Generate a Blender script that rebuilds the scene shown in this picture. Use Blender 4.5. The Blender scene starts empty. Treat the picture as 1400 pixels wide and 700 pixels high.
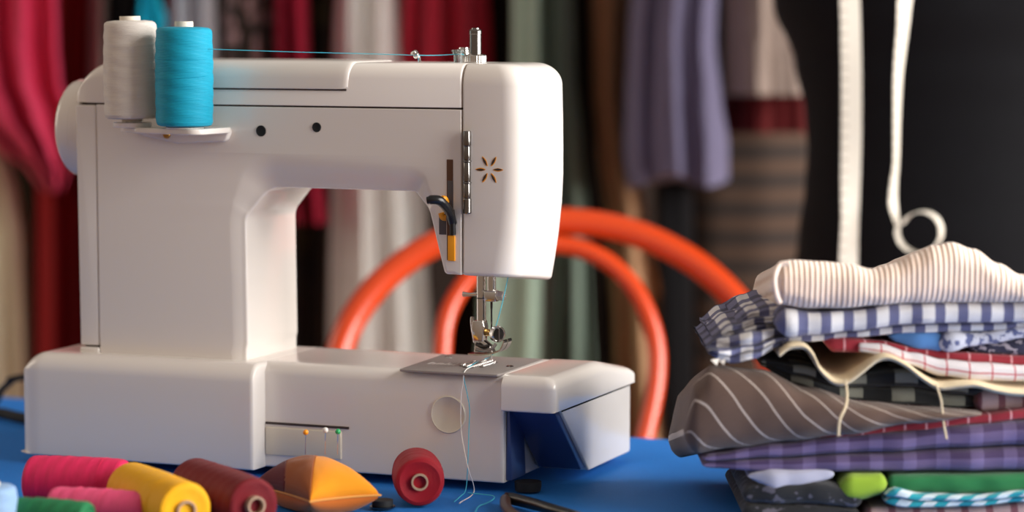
import bpy, bmesh, math, random
from math import sin, cos, pi, radians, sqrt
from mathutils import Vector, Matrix, noise
from mathutils.geometry import tessellate_polygon
random.seed(7)
S = bpy.context.scene
COL = S.collection
# ------------------------------------------------------------------ camera, world, lights, exposure
YAW, PITCH, FPX = radians(22), radians(5.2), 3560.0
FW = Vector((-sin(YAW)*cos(PITCH), cos(YAW)*cos(PITCH), -sin(PITCH)))
RT = Vector((cos(YAW), sin(YAW), 0))
UP = RT.cross(FW)
CAM = Vector((0.99791, -1.65314, 0.33088))
cd = bpy.data.cameras.new('camera'); cam = bpy.data.objects.new('camera', cd); COL.objects.link(cam)
cam.location = CAM
cam.matrix_world = Matrix.Translation(CAM) @ Matrix((RT, UP, -FW)).transposed().to_4x4()
cd.sensor_width = 36; cd.lens = FPX/1400*36
cd.clip_start = .05; cd.clip_end = 50
cd.dof.use_dof = True; cd.dof.focus_distance = 1.83; cd.dof.aperture_fstop = 3.0
S.camera = cam
S.view_settings.view_transform = 'Standard'; S.view_settings.look = 'None'
S.view_settings.gamma = 1; S.view_settings.use_curve_mapping = False
S.view_settings.exposure = 0.0

W = bpy.data.worlds.new('room_light'); S.world = W; W.use_nodes = True
wn = W.node_tree; bg = wn.nodes['Background']
tc = wn.nodes.new('ShaderNodeTexCoord'); sx = wn.nodes.new('ShaderNodeSeparateXYZ')
rp = wn.nodes.new('ShaderNodeValToRGB'); mr = wn.nodes.new('ShaderNodeMapRange')
wn.links.new(tc.outputs['Generated'], sx.inputs[0]); wn.links.new(sx.outputs['Z'], mr.inputs[0])
mr.inputs[1].default_value = -1; mr.inputs[2].default_value = 1
wn.links.new(mr.outputs[0], rp.inputs[0]); wn.links.new(rp.outputs[0], bg.inputs[0])
e = rp.color_ramp.elements
e[0].position = 0.35; e[0].color = (.34, .19, .10, 1)
e[1].position = 0.62; e[1].color = (.66, .56, .48, 1)
bg.inputs[1].default_value = 0.56

def area(name, loc, target, sx_, sy_, power, color):
    l = bpy.data.lights.new(name, 'AREA'); l.shape = 'RECTANGLE'; l.size = sx_; l.size_y = sy_
    l.energy = power; l.color = color
    o = bpy.data.objects.new(name, l); COL.objects.link(o); o.location = loc
    o.rotation_euler = (Vector(target)-Vector(loc)).to_track_quat('-Z', 'Y').to_euler()
    return o
area('window_daylight', (2.2, 0.42, 0.70), (0.15, 0.35, 0.12), 2.3, 1.5, 128, (1.0, .975, .94))
area('left_warm_fill', (-2.6, -0.2, 1.0), (0.2, 0.9, 0.1), 1.2, 1.4, 17, (1.0, .86, .70))  # added warm fill from the left, no window known there

# ------------------------------------------------------------------ pixel rays (frame 1400 x 700) used to size things in metres
FH = Vector((-sin(YAW), cos(YAW), 0))
def ray(px, py): return FW + RT*((px-700)/FPX) - UP*((py-350)/FPX)
def H(px, py, dist):
    r = ray(px, py); return CAM + r*(dist/r.dot(FH))
def Yp(px, py, y):
    r = ray(px, py); return CAM + r*((y-CAM.y)/r.y)
def Zp(px, py, z):
    r = ray(px, py); return CAM + r*((z-CAM.z)/r.z)

# ------------------------------------------------------------------ materials
def lin(c): return tuple((v/255/12.92 if v/255 <= .04045 else ((v/255+.055)/1.055)**2.4) for v in c)
class NT:
    def __init__(s, m): s.t = m.node_tree; s.b = s.t.nodes['Principled BSDF']
    def n(s, typ, **kw):
        o = s.t.nodes.new(typ)
        for k, v in kw.items(): setattr(o, k, v)
        return o
    def l(s, a, b): s.t.links.new(a, b)
    def math(s, op, a, b=None, c=None):
        o = s.n('ShaderNodeMath', operation=op)
        for i, v in enumerate((a, b, c)):
            if v is None: continue
            if isinstance(v, (int, float)): o.inputs[i].default_value = v
            else: s.l(v, o.inputs[i])
        return o.outputs[0]
    def mix(s, f, a, b):
        o = s.n('ShaderNodeMix', data_type='RGBA')
        for i, v in ((0, f), (6, a), (7, b)):
            if isinstance(v, tuple): o.inputs[i].default_value = (*v[:3], 1)
            elif isinstance(v, (int, float)): o.inputs[i].default_value = v
            else: s.l(v, o.inputs[i])
        return o.outputs[2]
    def uv(s):
        o = s.n('ShaderNodeTexCoord'); x = s.n('ShaderNodeSeparateXYZ'); s.l(o.outputs['UV'], x.inputs[0])
        return o.outputs['UV'], x.outputs['X'], x.outputs['Y']
    def noise(s, vec, scale, detail=3, rough=.5):
        o = s.n('ShaderNodeTexNoise'); o.inputs['Scale'].default_value = scale
        o.inputs['Detail'].default_value = detail; o.inputs['Roughness'].default_value = rough
        if vec is not None: s.l(vec, o.inputs['Vector'])
        return o.outputs[0]
    def bump(s, h, strength=.3, dist=.001):
        o = s.n('ShaderNodeBump'); o.inputs['Strength'].default_value = strength; o.inputs['Distance'].default_value = dist
        s.l(h, o.inputs['Height']); s.l(o.outputs[0], s.b.inputs['Normal'])
    def obj(s): return s.n('ShaderNodeTexCoord').outputs['Object']
def mat(name, col, rough=.5, metal=0, coat=0, sheen=0, trans=0, ior=None, srgb=True):
    m = bpy.data.materials.new(name); m.use_nodes = True; k = NT(m)
    c = lin(col) if srgb else col
    k.b.inputs['Base Color'].default_value = (*c, 1); k.b.inputs['Roughness'].default_value = rough
    k.b.inputs['Metallic'].default_value = metal; k.b.inputs['Coat Weight'].default_value = coat
    k.b.inputs['Sheen Weight'].default_value = sheen; k.b.inputs['Transmission Weight'].default_value = trans
    if ior: k.b.inputs['IOR'].default_value = ior
    return m, k
def cloth_mat(name, col, rough=.85, sheen=.2, weave=9000, var=.15, big=6, spec=.3):
    """plain woven cloth: slight mottling + fine weave bump in uv metres"""
    m, k = mat(name, col, rough, sheen=sheen)
    k.b.inputs['Specular IOR Level'].default_value = spec
    uv, u, v = k.uv(); nz = k.noise(k.obj(), big*10, 4)
    c = lin(col); d = tuple(x*(1-var) for x in c); b = tuple(min(1, x*(1+var)) for x in c)
    k.l(k.mix(nz, d, b), k.b.inputs['Base Color'])
    h = k.math('MULTIPLY', k.math('SINE', k.math('MULTIPLY', u, weave)), k.math('SINE', k.math('MULTIPLY', v, weave)))
    k.bump(h, .35, .0004)
    return m

def plastic(name, col, rough=.22):
    m, k = mat(name, col, rough, srgb=False)
    k.b.inputs['Coat Weight'].default_value = .35; k.b.inputs['Coat Roughness'].default_value = .08
    nz = k.noise(k.obj(), 900, 2); k.bump(nz, .04, .0003)
    return m
M = {}
M['plastic'] = plastic('white_plastic', (.83, .77, .715))
M['plastic_cream'] = plastic('cream_plastic', (.74, .66, .53), .3)
M['seam'] = mat('dark_seam', (60, 45, 40), .6)[0]
M['black'] = mat('black_plastic', (18, 18, 20), .3)[0]
M['cord'] = mat('black_cord', (12, 12, 15), .8)[0]
M['black_matte'] = mat('black_rubber', (14, 14, 15), .7)[0]
M['navy'] = mat('navy_recess_reflection', (52, 70, 120), .3, coat=.3)[0]  # navy paints in the blue cloth reflected inside the base recess
M['amber'] = mat('amber_plastic_lit_vent', (245, 160, 25), .35)[0]
M['brown_slot'] = mat('brown_slot', (92, 55, 32), .5)[0]
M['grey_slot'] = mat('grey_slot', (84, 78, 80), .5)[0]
M['clear'] = mat('clear_plastic', (225, 235, 238), .08, trans=.85, ior=1.45)[0]
def metal(name, col, rough, scr=0):
    m, k = mat(name, col, rough, 1)
    nz = k.noise(k.obj(), 300, 3)
    k.l(k.math('MULTIPLY_ADD', nz, .12, rough-.05), k.b.inputs['Roughness'])
    return m
M['chrome'] = metal('chrome', (215, 212, 208), .12)
M['hinge'] = metal('hinge_steel', (130, 127, 125), .16)
M['steel'] = metal('brushed_steel', (160, 152, 148), .32)
M['plate'] = mat('satin_plate', (156, 148, 144), .45, .2)[0]
M['brass'] = metal('brass', (190, 150, 85), .25)
M['dark_steel'] = metal('dark_steel', (90, 86, 84), .2)
M['paper'] = mat('paper_core', (226, 216, 200), .8)[0]
M['cardboard'] = mat('cardboard_core', (170, 140, 115), .8)[0]
M['wood_red'] = mat('red_lacquered_wood', (214, 66, 14), .28, coat=.5)[0]

def thread_mat(name, col, sheen=.3, hi=1.25):
    m, k = mat(name, col, .6, sheen=.05); k.b.inputs['Specular IOR Level'].default_value = .25
    uv, u, v = k.uv()
    a = k.math('SINE', k.math('MULTIPLY_ADD', v, 9000, k.math('MULTIPLY', u, 160)))
    b = k.math('SINE', k.math('MULTIPLY_ADD', v, 7000, k.math('MULTIPLY', u, -230)))
    vv = k.n('ShaderNodeCombineXYZ'); k.l(k.math('MULTIPLY', u, 60), vv.inputs[0]); k.l(k.math('MULTIPLY', v, 2500), vv.inputs[1])
    nz = k.noise(vv.outputs[0], 1, 3)
    h = k.math('ADD', k.math('ADD', a, b), k.math('MULTIPLY', nz, 3))
    k.bump(h, .35, .00022)
    c = lin(col); d = tuple(x*.8 for x in c); e_ = tuple(min(1, x*1.12) for x in c)
    k.l(k.mix(nz, d, e_), k.b.inputs['Base Color'])
    return m

# ------------------------------------------------------------------ mesh helpers
def link(name, bm, material=None, parent=None, smooth=True, angle=40, recalc=True):
    me = bpy.data.meshes.new(name)
    if recalc: bmesh.ops.recalc_face_normals(bm, faces=bm.faces[:])
    bm.to_mesh(me); bm.free()
    if smooth:
        for p in me.polygons: p.use_smooth = p.vertices.__len__() <= 4
        try: me.set_sharp_from_angle(angle=radians(angle))
        except Exception: pass
    o = bpy.data.objects.new(name, me); COL.objects.link(o)
    if material: me.materials.append(material)
    if parent: o.parent = parent
    return o
def tag(o, label=None, cat=None, group=None, kind=None):
    if label: o['label'] = label
    if cat: o['category'] = cat
    if group: o['group'] = group
    if kind: o['kind'] = kind
    return o
def thing(name, label, cat, loc=(0, 0, 0), group=None):
    o = bpy.data.objects.new(name, None); COL.objects.link(o); o.location = loc; o.empty_display_size = .02
    return tag(o, label, cat, group)
def settle(root):
    """keep children where they were built although the root stands at its base"""
    inv = Matrix.Translation(root.location).inverted()
    def go(o):
        for c in [x for x in bpy.data.objects if x.parent == o]:
            if c.type == 'MESH' and o == root: c.matrix_parent_inverse = inv
    go(root)
def rings_to(bm, rings, close_v=False, cap0=True, cap1=True, uv=None, closed=True):
    R = [[bm.verts.new(p) for p in r] for r in rings]
    n = len(R[0]); fs = []
    last = len(R) if close_v else len(R)-1
    lay = bm.loops.layers.uv.verify() if uv else None
    for i in range(last):
        a, b = R[i], R[(i+1) % len(R)]
        for j in range(n if closed else n-1):
            k = (j+1) % n
            f = bm.faces.new((a[j], a[k], b[k], b[j]))
            if uv:
                jj = j+1
                for lp, (ii, q) in zip(f.loops, ((i, j), (i, jj), (i+1, jj), (i+1, j))): lp[lay].uv = uv(ii, q)
    if closed and not close_v:
        if cap0: bm.faces.new(R[0])
        if cap1: bm.faces.new(R[-1][::-1])
    return R
def fil(pts, n=6, step=None):
    """polygon corners (x, z, r[, w]) -> rounded outline of (x, z, w)"""
    out = []; N = len(pts)
    for i in range(N):
        p = pts[i]; a = Vector(pts[i-1][:2]); b = Vector(p[:2]); c = Vector(pts[(i+1) % N][:2]); r = p[2]; w = p[3] if len(p) > 3 else 0
        if r <= 0: out.append((b.x, b.y, w)); continue
        d1 = (a-b).normalized(); d2 = (c-b).normalized()
        ang = d1.angle(d2); t = r/math.tan(ang/2); ctr = b+(d1+d2).normalized()*(r/sin(ang/2))
        s = b+d1*t; e2 = b+d2*t; a0 = math.atan2(s.y-ctr.y, s.x-ctr.x); a1 = math.atan2(e2.y-ctr.y, e2.x-ctr.x)
        da = (a1-a0+pi) % (2*pi)-pi
        for k in range(n+1):
            th = a0+da*k/n; out.append((ctr.x+r*cos(th), ctr.y+r*sin(th), w))
    if step:
        o2 = []
        for i in range(len(out)):
            p, q = out[i], out[(i+1) % len(out)]; L = math.dist(p[:2], q[:2]); m = max(1, int(L/step))
            for k in range(m): o2.append(tuple(p[j]+(q[j]-p[j])*k/m for j in range(3)))
        out = o2
    return out
def normals2(o):
    N = len(o); area_ = sum(o[i][0]*o[(i+1) % N][1]-o[(i+1) % N][0]*o[i][1] for i in range(N))
    sg = 1 if area_ > 0 else -1; res = []
    for i in range(N):
        p = Vector(o[i-1][:2]); q = Vector(o[(i+1) % N][:2]); c = Vector(o[i][:2])
        t1 = (c-p); t2 = (q-c)
        t = (t1.normalized()+t2.normalized())
        t = t.normalized() if t.length > 1e-9 else Vector((1, 0))
        n = Vector((-t.y, t.x))*sg
        cs = max(.5, abs(n.dot(Vector((-t1.normalized().y, t1.normalized().x))))) if t1.length > 1e-9 else 1
        res.append(n/cs)
    return res
AX = {'y': lambda u, v, w: (u, w, v), 'z': lambda u, v, w: (u, v, w), 'x': lambda u, v, w: (w, u, v)}
def prism(bm, outline, ax, a, b, r0=.001, r1=.001, seg=5, xf=None):
    """outline extruded along ax from a to b; edges rounded r0 at a, r1 at b"""
    nn = normals2(outline); rings = []
    def ring(ins, w):
        g = [AX[ax](o[0]+n.x*ins, o[1]+n.y*ins, w) for o, n in zip(outline, nn)]
        return [xf(Vector(p)) for p in g] if xf else g
    sgn = 1 if b > a else -1
    for k in range(seg+1):
        t = pi/2*k/seg; rings.append(ring(r0*(1-sin(t)), a+sgn*r0*(1-cos(t))))
    for k in range(seg+1):
        t = pi/2*k/seg; rings.append(ring(r1*(1-cos(t)), b-sgn*r1*(1-sin(t))))
    rings_to(bm, rings)
def rrect(x0, x1, y0, y1, r, n=5): 
    r = min(r, (x1-x0)/2*.99, (y1-y0)/2*.99)
    return fil([(x0, y0, r), (x1, y0, r), (x1, y1, r), (x0, y1, r)], n)
def box(bm, x0, x1, y0, y1, z0, z1, r=.001, seg=3):
    prism(bm, rrect(x0, x1, y0, y1, max(r, .0002), 4), 'z', z0, z1, r, r, seg)
def frame_of(d):
    d = d.normalized(); a = Vector((0, 0, 1)) if abs(d.z) < .9 else Vector((1, 0, 0))
    u = d.cross(a).normalized(); return u, d.cross(u).normalized()
def lathe(bm, prof, org=(0, 0, 0), axis=(0, 0, 1), n=32, uvm=True, wob=None, ring=False):
    """prof: list of (r, h) along axis"""
    org = Vector(org); d = Vector(axis).normalized(); u, v = frame_of(d); rings = []; L = [0]
    for i in range(1, len(prof)): L.append(L[-1]+math.dist(prof[i], prof[i-1]))
    for (r, h) in prof:
        r = max(r, 1e-5)
        rings.append([org+d*h+(u*cos(2*pi*k/n)+v*sin(2*pi*k/n))*(r+(wob(k/n, h) if wob else 0)) for k in range(n)])
    rings_to(bm, rings, close_v=ring, uv=(lambda i, j: (2*pi*j/n*.02, L[min(i, len(L)-1)])) if uvm else None)
def tube(bm, pts, r, n=10, closed=False, rfun=None):
    pts = [Vector(p) for p in pts]; N = len(pts); rings = []; u = None; L = 0
    for i in range(N):
        if closed: t = (pts[(i+1) % N]-pts[i-1])
        else: t = pts[min(i+1, N-1)]-pts[max(i-1, 0)]
        t = t.normalized()
        if u is None: u, _ = frame_of(t)
        u = (u-t*u.dot(t)).normalized(); v = t.cross(u)
        rr = rfun(i/(N-1)) if rfun else r
        rings.append([pts[i]+(u*cos(2*pi*k/n)+v*sin(2*pi*k/n))*rr for k in range(n)])
    rings_to(bm, rings, close_v=closed)
def spline(pts, m=10):
    pts = [Vector(p) for p in pts]; P = [pts[0]*2-pts[1]]+pts+[pts[-1]*2-pts[-2]]; out = []
    for i in range(1, len(P)-2):
        for k in range(m):
            t = k/m; a, b, c, d = P[i-1:i+3]
            out.append(.5*((2*b)+(c-a)*t+(2*a-5*b+4*c-d)*t*t+(3*b-a-3*c+d)*t**3))
    out.append(pts[-1]); return out
def interp(tab, x):
    if x <= tab[0][0]: return tab[0][1:]
    for a, b in zip(tab, tab[1:]):
        if x <= b[0]:
            t = (x-a[0])/(b[0]-a[0]); return tuple(a[i]+(b[i]-a[i])*t for i in range(1, len(a)))
    return tab[-1][1:]
def sinterp(tab, x):
    """smooth interpolation"""
    if x <= tab[0][0]: return tab[0][1:]
    for a, b in zip(tab, tab[1:]):
        if x <= b[0]:
            t = (x-a[0])/(b[0]-a[0]); t = t*t*(3-2*t); return tuple(a[i]+(b[i]-a[i])*t for i in range(1, len(a)))
    return tab[-1][1:]
nB = bmesh.new

# ================================================================== SETTING
FLOOR = -.75
def plane_grid(name, p, du, dv, nu, nv, material, thick=.02, f=None):
    bm = nB(); p = Vector(p); du = Vector(du); dv = Vector(dv)
    rings = [[p+du*(i/nu)+dv*(j/nv) for i in range(nu+1)] for j in range(nv+1)]
    R = rings_to(bm, rings, closed=False)
    ext = bmesh.ops.extrude_face_region(bm, geom=bm.faces[:])
    nn = du.cross(dv).normalized()
    for g in ext['geom']:
        if isinstance(g, bmesh.types.BMVert): g.co -= nn*thick
    return link(name, bm, material, smooth=False)
m_floor, k = mat('wooden_floor', (150, 100, 62), .5)
nz = k.noise(k.obj(), 4, 5); k.l(k.mix(nz, lin((128, 82, 50)), lin((172, 118, 76))), k.b.inputs['Base Color'])
m_wall, k = mat('dark_wall', (44, 30, 24), .9)
nz = k.noise(k.obj(), 3, 4); k.l(k.mix(nz, lin((24, 14, 12)), lin((52, 36, 26))), k.b.inputs['Base Color'])
def HF(lat, dist, z): return Vector((CAM.x, CAM.y, 0))+RT*lat+FH*dist+Vector((0, 0, z))
fl = plane_grid('floor', HF(-2.6, -.6, FLOOR), RT*5.2, FH*4.6, 4, 4, m_floor, .04); tag(fl, kind='structure')
wl = plane_grid('wall_back', HF(-2.6, 3.95, FLOOR), RT*5.2, Vector((0, 0, 2.7)), 4, 4, m_wall, .06); tag(wl, kind='structure')

# ---- table with blue cloth
m_top = mat('table_wood', (120, 82, 50), .5)[0]
def blue_cloth():
    m, k = mat('blue_tablecloth_cotton', (52, 122, 196), .7)
    k.b.inputs['Specular IOR Level'].default_value = .25
    uv, u, v = k.uv(); nz = k.noise(k.obj(), 500, 3)
    k.l(k.mix(nz, lin((30, 112, 200)), lin((44, 130, 214))), k.b.inputs['Base Color'])
    k.bump(nz, .25, .0004); return m
TX0, TX1, TY0, TY1 = -.62, 1.05, -.25, .29
tb = thing('work_table', 'wooden work table carrying the sewing machine, hidden under the blue cloth', 'table', (.215, .02, FLOOR))
bm = nB(); box(bm, TX0+.012, TX1-.012, TY0+.012, TY1-.012, -.030, -.0035, .003); link('tabletop', bm, m_top, tb)
for sx_ in (TX0+.05, TX1-.05):
    for sy_ in (TY0+.05, TY1-.05):
        bm = nB(); lathe(bm, [(.018, FLOOR), (.02, FLOOR+.02), (.026, -.12), (.026, -.031)], (sx_, sy_, 0), n=20); link('leg', bm, m_top, tb)
settle(tb)
bm = nB(); nx, ny = 220, 130; rows = []; ov = .16
def cloth_z(x, y):
    z = 0
    # soft ridge running out in front of the machine's right end, flattened under everything that stands on the table
    g = math.exp(-((x-.62)/.10)**2)*math.exp(-((y+.03)/.22)**2)
    z += .004*g*(.5+.5*sin((x*1.2+y*.9)*34))
    return z
lay = bm.loops.layers.uv.verify(); V = []
for j in range(ny+1):
    row = []
    for i in range(nx+1):
        s = -ov+(TX1-TX0+2*ov)*i/nx; t = -ov+(TY1-TY0+2*ov)*j/ny
        wx, wy = TX1-TX0, TY1-TY0
        x = TX0+min(max(s, 0), wx); y = TY0+min(max(t, 0), wy)
        dx = -min(s, 0)+max(s-wx, 0); dy = -min(t, 0)+max(t-wy, 0); dn = max(dx, dy)
        z = -.0009+cloth_z(x, y)-dn
        if dn > 0:
            rip = .004*sin((x+y)*38)*min(1, dn/.05)
            if dx: x += (rip+.0025)*(1 if s > 0 else -1)
            if dy: y += (rip+.0025)*(1 if t > 0 else -1)
        row.append(bm.verts.new((x, y, z)))
    V.append(row)
for j in range(ny):
    for i in range(nx): bm.faces.new((V[j][i], V[j][i+1], V[j+1][i+1], V[j+1][i]))
tcl = link('tablecloth', bm, blue_cloth()); sm = tcl.modifiers.new('thickness', 'SOLIDIFY'); sm.thickness = .0012; sm.offset = -1
tag(tcl, 'bright blue cotton cloth covering the table under the sewing machine', 'tablecloth')

# ================================================================== SEWING MACHINE
T0 = .083            # base top
def dip(p):
    if p[1] > .112: p = Vector((p[0], p[1], p[2]-(p[1]-.112)*.19*max(0, min(1, (p[2]-.060)/.023))))
    return p
sw = thing('sewing_machine', 'glossy white plastic sewing machine seen from behind with two spools at its left', 'sewing machine', (.145, .09, 0))
PL = M['plastic']
def base_prof(y0, zt, rf, n=8, rb=.012, zb=.006):
    return fil([(y0, zb, .0015), (y0, zt, rf), (.1825, zt, rb), (.1825, zb, .0015)], n, .01)
def base_block(x0, x1, y0, zt, rf, RL, RRr, zb=.006):
    bm = nB(); pr = base_prof(y0, zt, rf, zb=zb); thr = max(.03, zb+.003); rings = []
    nn = normals2(pr); seg = 10
    def ring(x, ins, wt=1):
        g = []
        for p, q in zip(pr, nn):
            lowf = 1
            g.append(dip(Vector((x, p[0]+q.x*ins*.45*lowf, p[1]+q.y*ins*(1 if p[1] > thr else .1)))))
        return g
    for k in range(seg+1):
        t = pi/2*k/seg; rings.append(ring(x0+RL*(1-cos(t)), RL*(1-sin(t))))
    for k in range(seg+1):
        t = pi/2*k/seg; rings.append(ring(x1-RRr*(1-sin(t)), RRr*(1-cos(t))))
    rings_to(bm, rings); return bm
link('base_housing', base_block(-.0685, .1285, 0, T0, .0135, .020, .0035), PL, sw)
link('free_arm_housing', base_block(.122, .3155, .0195, T0-.0002, .0095, .002, .003), PL, sw)
# end cap on the right of the base
bm = base_block(.3172, .3570, .0115, T0+.0004, .0085, .0004, .0090, zb=.0585)
link('end_cap', bm, PL, sw)
bm = nB(); prism(bm, fil([(.034, .058, .0005), (.181, .058, .0005), (.181, .006, .003), (.092, .006, .003)], 4), 'x', .3170, .3530, .001, .0015, 4)
link('side_panel', bm, PL, sw)
bm = nB(); prism(bm, fil([(.026, .0578, .0005), (.036, .0578, .0005), (.096, .0085, .002), (.080, .0085, .002)], 4), 'x', .3180, .3510, .0008, .0008, 3)
link('tray_recess', bm, M['navy'], sw)  # block carries the cloth's blue reflection in its colour
bm = nB(); prism(bm, fil([(-.002, .0075, .001), (-.001, .0575, .001), (.001, .0575, .0005), (.003, .0075, .001)], 3), 'y', .024, .05, .0005, .0005, 2, lambda p: p+Vector((.3175, 0, 0)))
link('recess_rib', bm, M['navy'], sw)
for fx in (-.045, .33):
    for fy in (.03, .155):
        bm = nB(); lathe(bm, [(.009, 0), (.0095, .003), (.0095, .0065)], (fx, fy, .0004), n=20); link('rubber_foot', bm, M['black_matte'], sw)
# dark slot low on the front of the free arm
bm = nB(); box(bm, .1290, .196, .0186, .024, .0375, .0392, .0003); link('slot', bm, M['seam'], sw)
bm = nB(); box(bm, .1290, .190, .0180, .024, .015, .0355, .0008); link('accessory_door', bm, M['plastic_cream'], sw)
# round cream button
bc = Yp(613, 567, .019)
bm = nB(); lathe(bm, [(.0134, 0), (.0134, .0012), (.0128, .0018), (.0122, .0013), (0, .0013)], (bc.x, .0200, bc.z), (0, -1, 0), 48); link('round_button', bm, M['plastic_cream'], sw)

# column and arm
seamz = .2685
prs = [(-.0095, T0-.004, .0006, 0), (-.0095, seamz-.0006, .0006, 0), (.2838, seamz-.0006, .0006, 0), (.2838, .1520, .0006, 0),
       (.2705, .1520, .0035, .0008), (.2585, .1965, .010, .0035), (.2460, .2095, .010, .016), (.1300, .2095, .018, .0225), (.1120, .1880, .012, .010), (.1120, T0+.004, .001, .009), (.1120, T0-.004, .001, .009)]
prs = prs[::-1]
OUT = fil(prs, 8, .004); NN = normals2(OUT)
bm = nB(); rings = []
# smooth the chamfer width along the outline
ws = [o[2] for o in OUT]
for _ in range(10): ws = [(ws[i-1]+2*ws[i]+ws[(i+1) % len(ws)])/4 for i in range(len(ws))]
ws = [.009 if OUT[i][1] < .15 and .1 < OUT[i][0] < .12 else w for i, w in enumerate(ws)]
ws = [w if not (OUT[i][0] < .05 or OUT[i][1] > .25 or OUT[i][0] > .28) else 0 for i, w in enumerate(ws)]
YF, YB = .0195, .105
def bring(fr, y, ins):
    g = []; wr = max(ins[i] for i in range(len(OUT)) if OUT[i][0] > .1115 and OUT[i][0] < .1125 and OUT[i][1] < .12)
    for i in range(len(OUT)):
        if OUT[i][1] < T0+.012: g.append((min(OUT[i][0]+(.0005 if OUT[i][0] < 0 else 0), .112-wr), y[i], OUT[i][1]))
        else: g.append((OUT[i][0]+NN[i].x*ins[i], y[i], OUT[i][1]+NN[i].y*ins[i]))
    return g
n_ = len(OUT); small = [.0022 if w > .0004 else .0005 for w in ws]
dep = [w*.36 for w in ws]
rings.append(bring(0, [YF]*n_, [s+w for s, w in zip(small, ws)]))
for k in range(1, 6):
    f = k/5; rings.append(bring(0, [YF+d*f**1.3 for d in dep], [s+w*(1-f) for s, w in zip(small, ws)]))
for k in range(1, 6):
    t = pi/2*k/5; rings.append(bring(0, [YF+d+s*(1-cos(t)) for d, s in zip(dep, small)], [s*(1-sin(t)) for s in small]))
rings.append(bring(0, [YB-.002]*n_, [0]*n_)); rings.append(bring(0, [YB]*n_, [.0015]*n_))
RV = rings_to(bm, rings, cap0=False, cap1=False)
for rv, rg in ((RV[0], rings[0]), (RV[-1], rings[-1])):
    for t3 in tessellate_polygon([[Vector((p[0], p[2], 0)) for p in rg]]):
        try: bm.faces.new([rv[i_] for i_ in t3]).material_index = 0
        except ValueError: pass
caps_flat = True
body = link('arm_housing', bm, PL, sw, angle=60)
# column foot plinth + end cover on the left
bm = nB(); prism(bm, fil([(-.0262, .0185, .001), (-.0098, .0185, .001), (-.0098, .104, .001), (-.0262, .104, .001)], 3), 'z', T0-.001, .0868, .0003, .001, 3); link('column_foot', bm, PL, sw)
bm = nB(); prism(bm, fil([(-.0262, .0882, .0014), (-.0105, .0882, .0014), (-.0105, seamz-.001, .0014), (-.0275, seamz-.001, .0014)], 4), 'y', .0198, .104, .0011, .0011, 5); link('end_cover', bm, PL, sw)
# dark core behind the seams
bm = nB(); box(bm, -.024, .283, .0225, .10, .240, .284, .0005); link('inner_chassis', bm, M['seam'], sw)
bm = nB(); box(bm, -.024, -.0060, .0225, .10, .087, .25, .0005); link('inner_chassis', bm, M['seam'], sw)
bm = nB(); box(bm, .280, .290, .024, .098, .156, .292, .0005); link('inner_chassis', bm, M['seam'], sw)
# top cover
ZT = .3000
bm = nB(); prism(bm, fil([(-.0275, seamz+.0006, .0008), (.2838, seamz+.0006, .0008), (.2838, ZT, .0008), (-.0275, ZT, .024)], 10, .01), 'y', .0195, .105, .0008, .014, 4)
bm.free()
def cover(x0, x1, zlo, zhi, y0, y1, rf, RLc, off=0):
    """loft along x of a yz profile with a big round front-top edge; left end rounded by RLc"""
    bm = nB(); pr = fil([(y0, zlo, .0006), (y0, zhi, rf), (y1, zhi, .014), (y1, zlo, .0006)], 9); rings = []
    seg = 12
    def ring(x, drop, ins=0):
        g = []; nn = normals2(pr)
        for p, q in zip(pr, nn):
            z = p[1]; f = (z-zlo)/(zhi-zlo); g.append((x, p[0]+q.x*ins, z-drop*max(0, f)+q.y*ins*(1 if f > .1 else .3)))
        return g
    if RLc > 0:
        for k in range(seg+1):
            t = pi/2*k/seg; rings.append(ring(x0+RLc*1.15*(1-cos(t)), RLc*(1-sin(t))*.93, .003*(1-sin(t))))
    else: rings += [ring(x0, 0, .0015), ring(x0+.0004, 0, .0006), ring(x0+.0014, 0)]
    rings += [ring(x1-.0012, 0), ring(x1-.0003, 0, .0004), ring(x1, 0, .001)]
    rings_to(bm, rings); return bm
link('top_cover', cover(-.0275, .2838, seamz+.0006, ZT, .0195, .105, .011, .027), PL, sw)
# lid lying on the cover, slightly proud, with a curved right end
bm = nB(); pr = fil([(.0176, .2812, .0006), (.0176, ZT+.0015, .0125), (.098, ZT+.0015, .008), (.098, .2812, .0006)], 9); rings = []
for k, (x, ins) in enumerate([(.045, .0013), (.0455, .0004), (.047, 0), (.1, 0), (.15, 0), (.188, 0), (.1925, .0001), (.1945, .0004), (.1957, .0009), (.1962, .0016)]):
    nn = normals2(pr); rings.append([(x+(max(0, p[1]-.2812)*.12 if x > .18 else 0), p[0]+q.x*ins, p[1]+q.y*ins) for p, q in zip(pr, nn)])
rings_to(bm, rings); link('lid', bm, PL, sw)
bm = nB(); box(bm, .046, .1955, .0186, .024, .2801, .2813, .0002); link('lid_shadow_strip', bm, M['seam'], sw)  # dark strip stands in for the shadow gap under the lid
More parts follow.
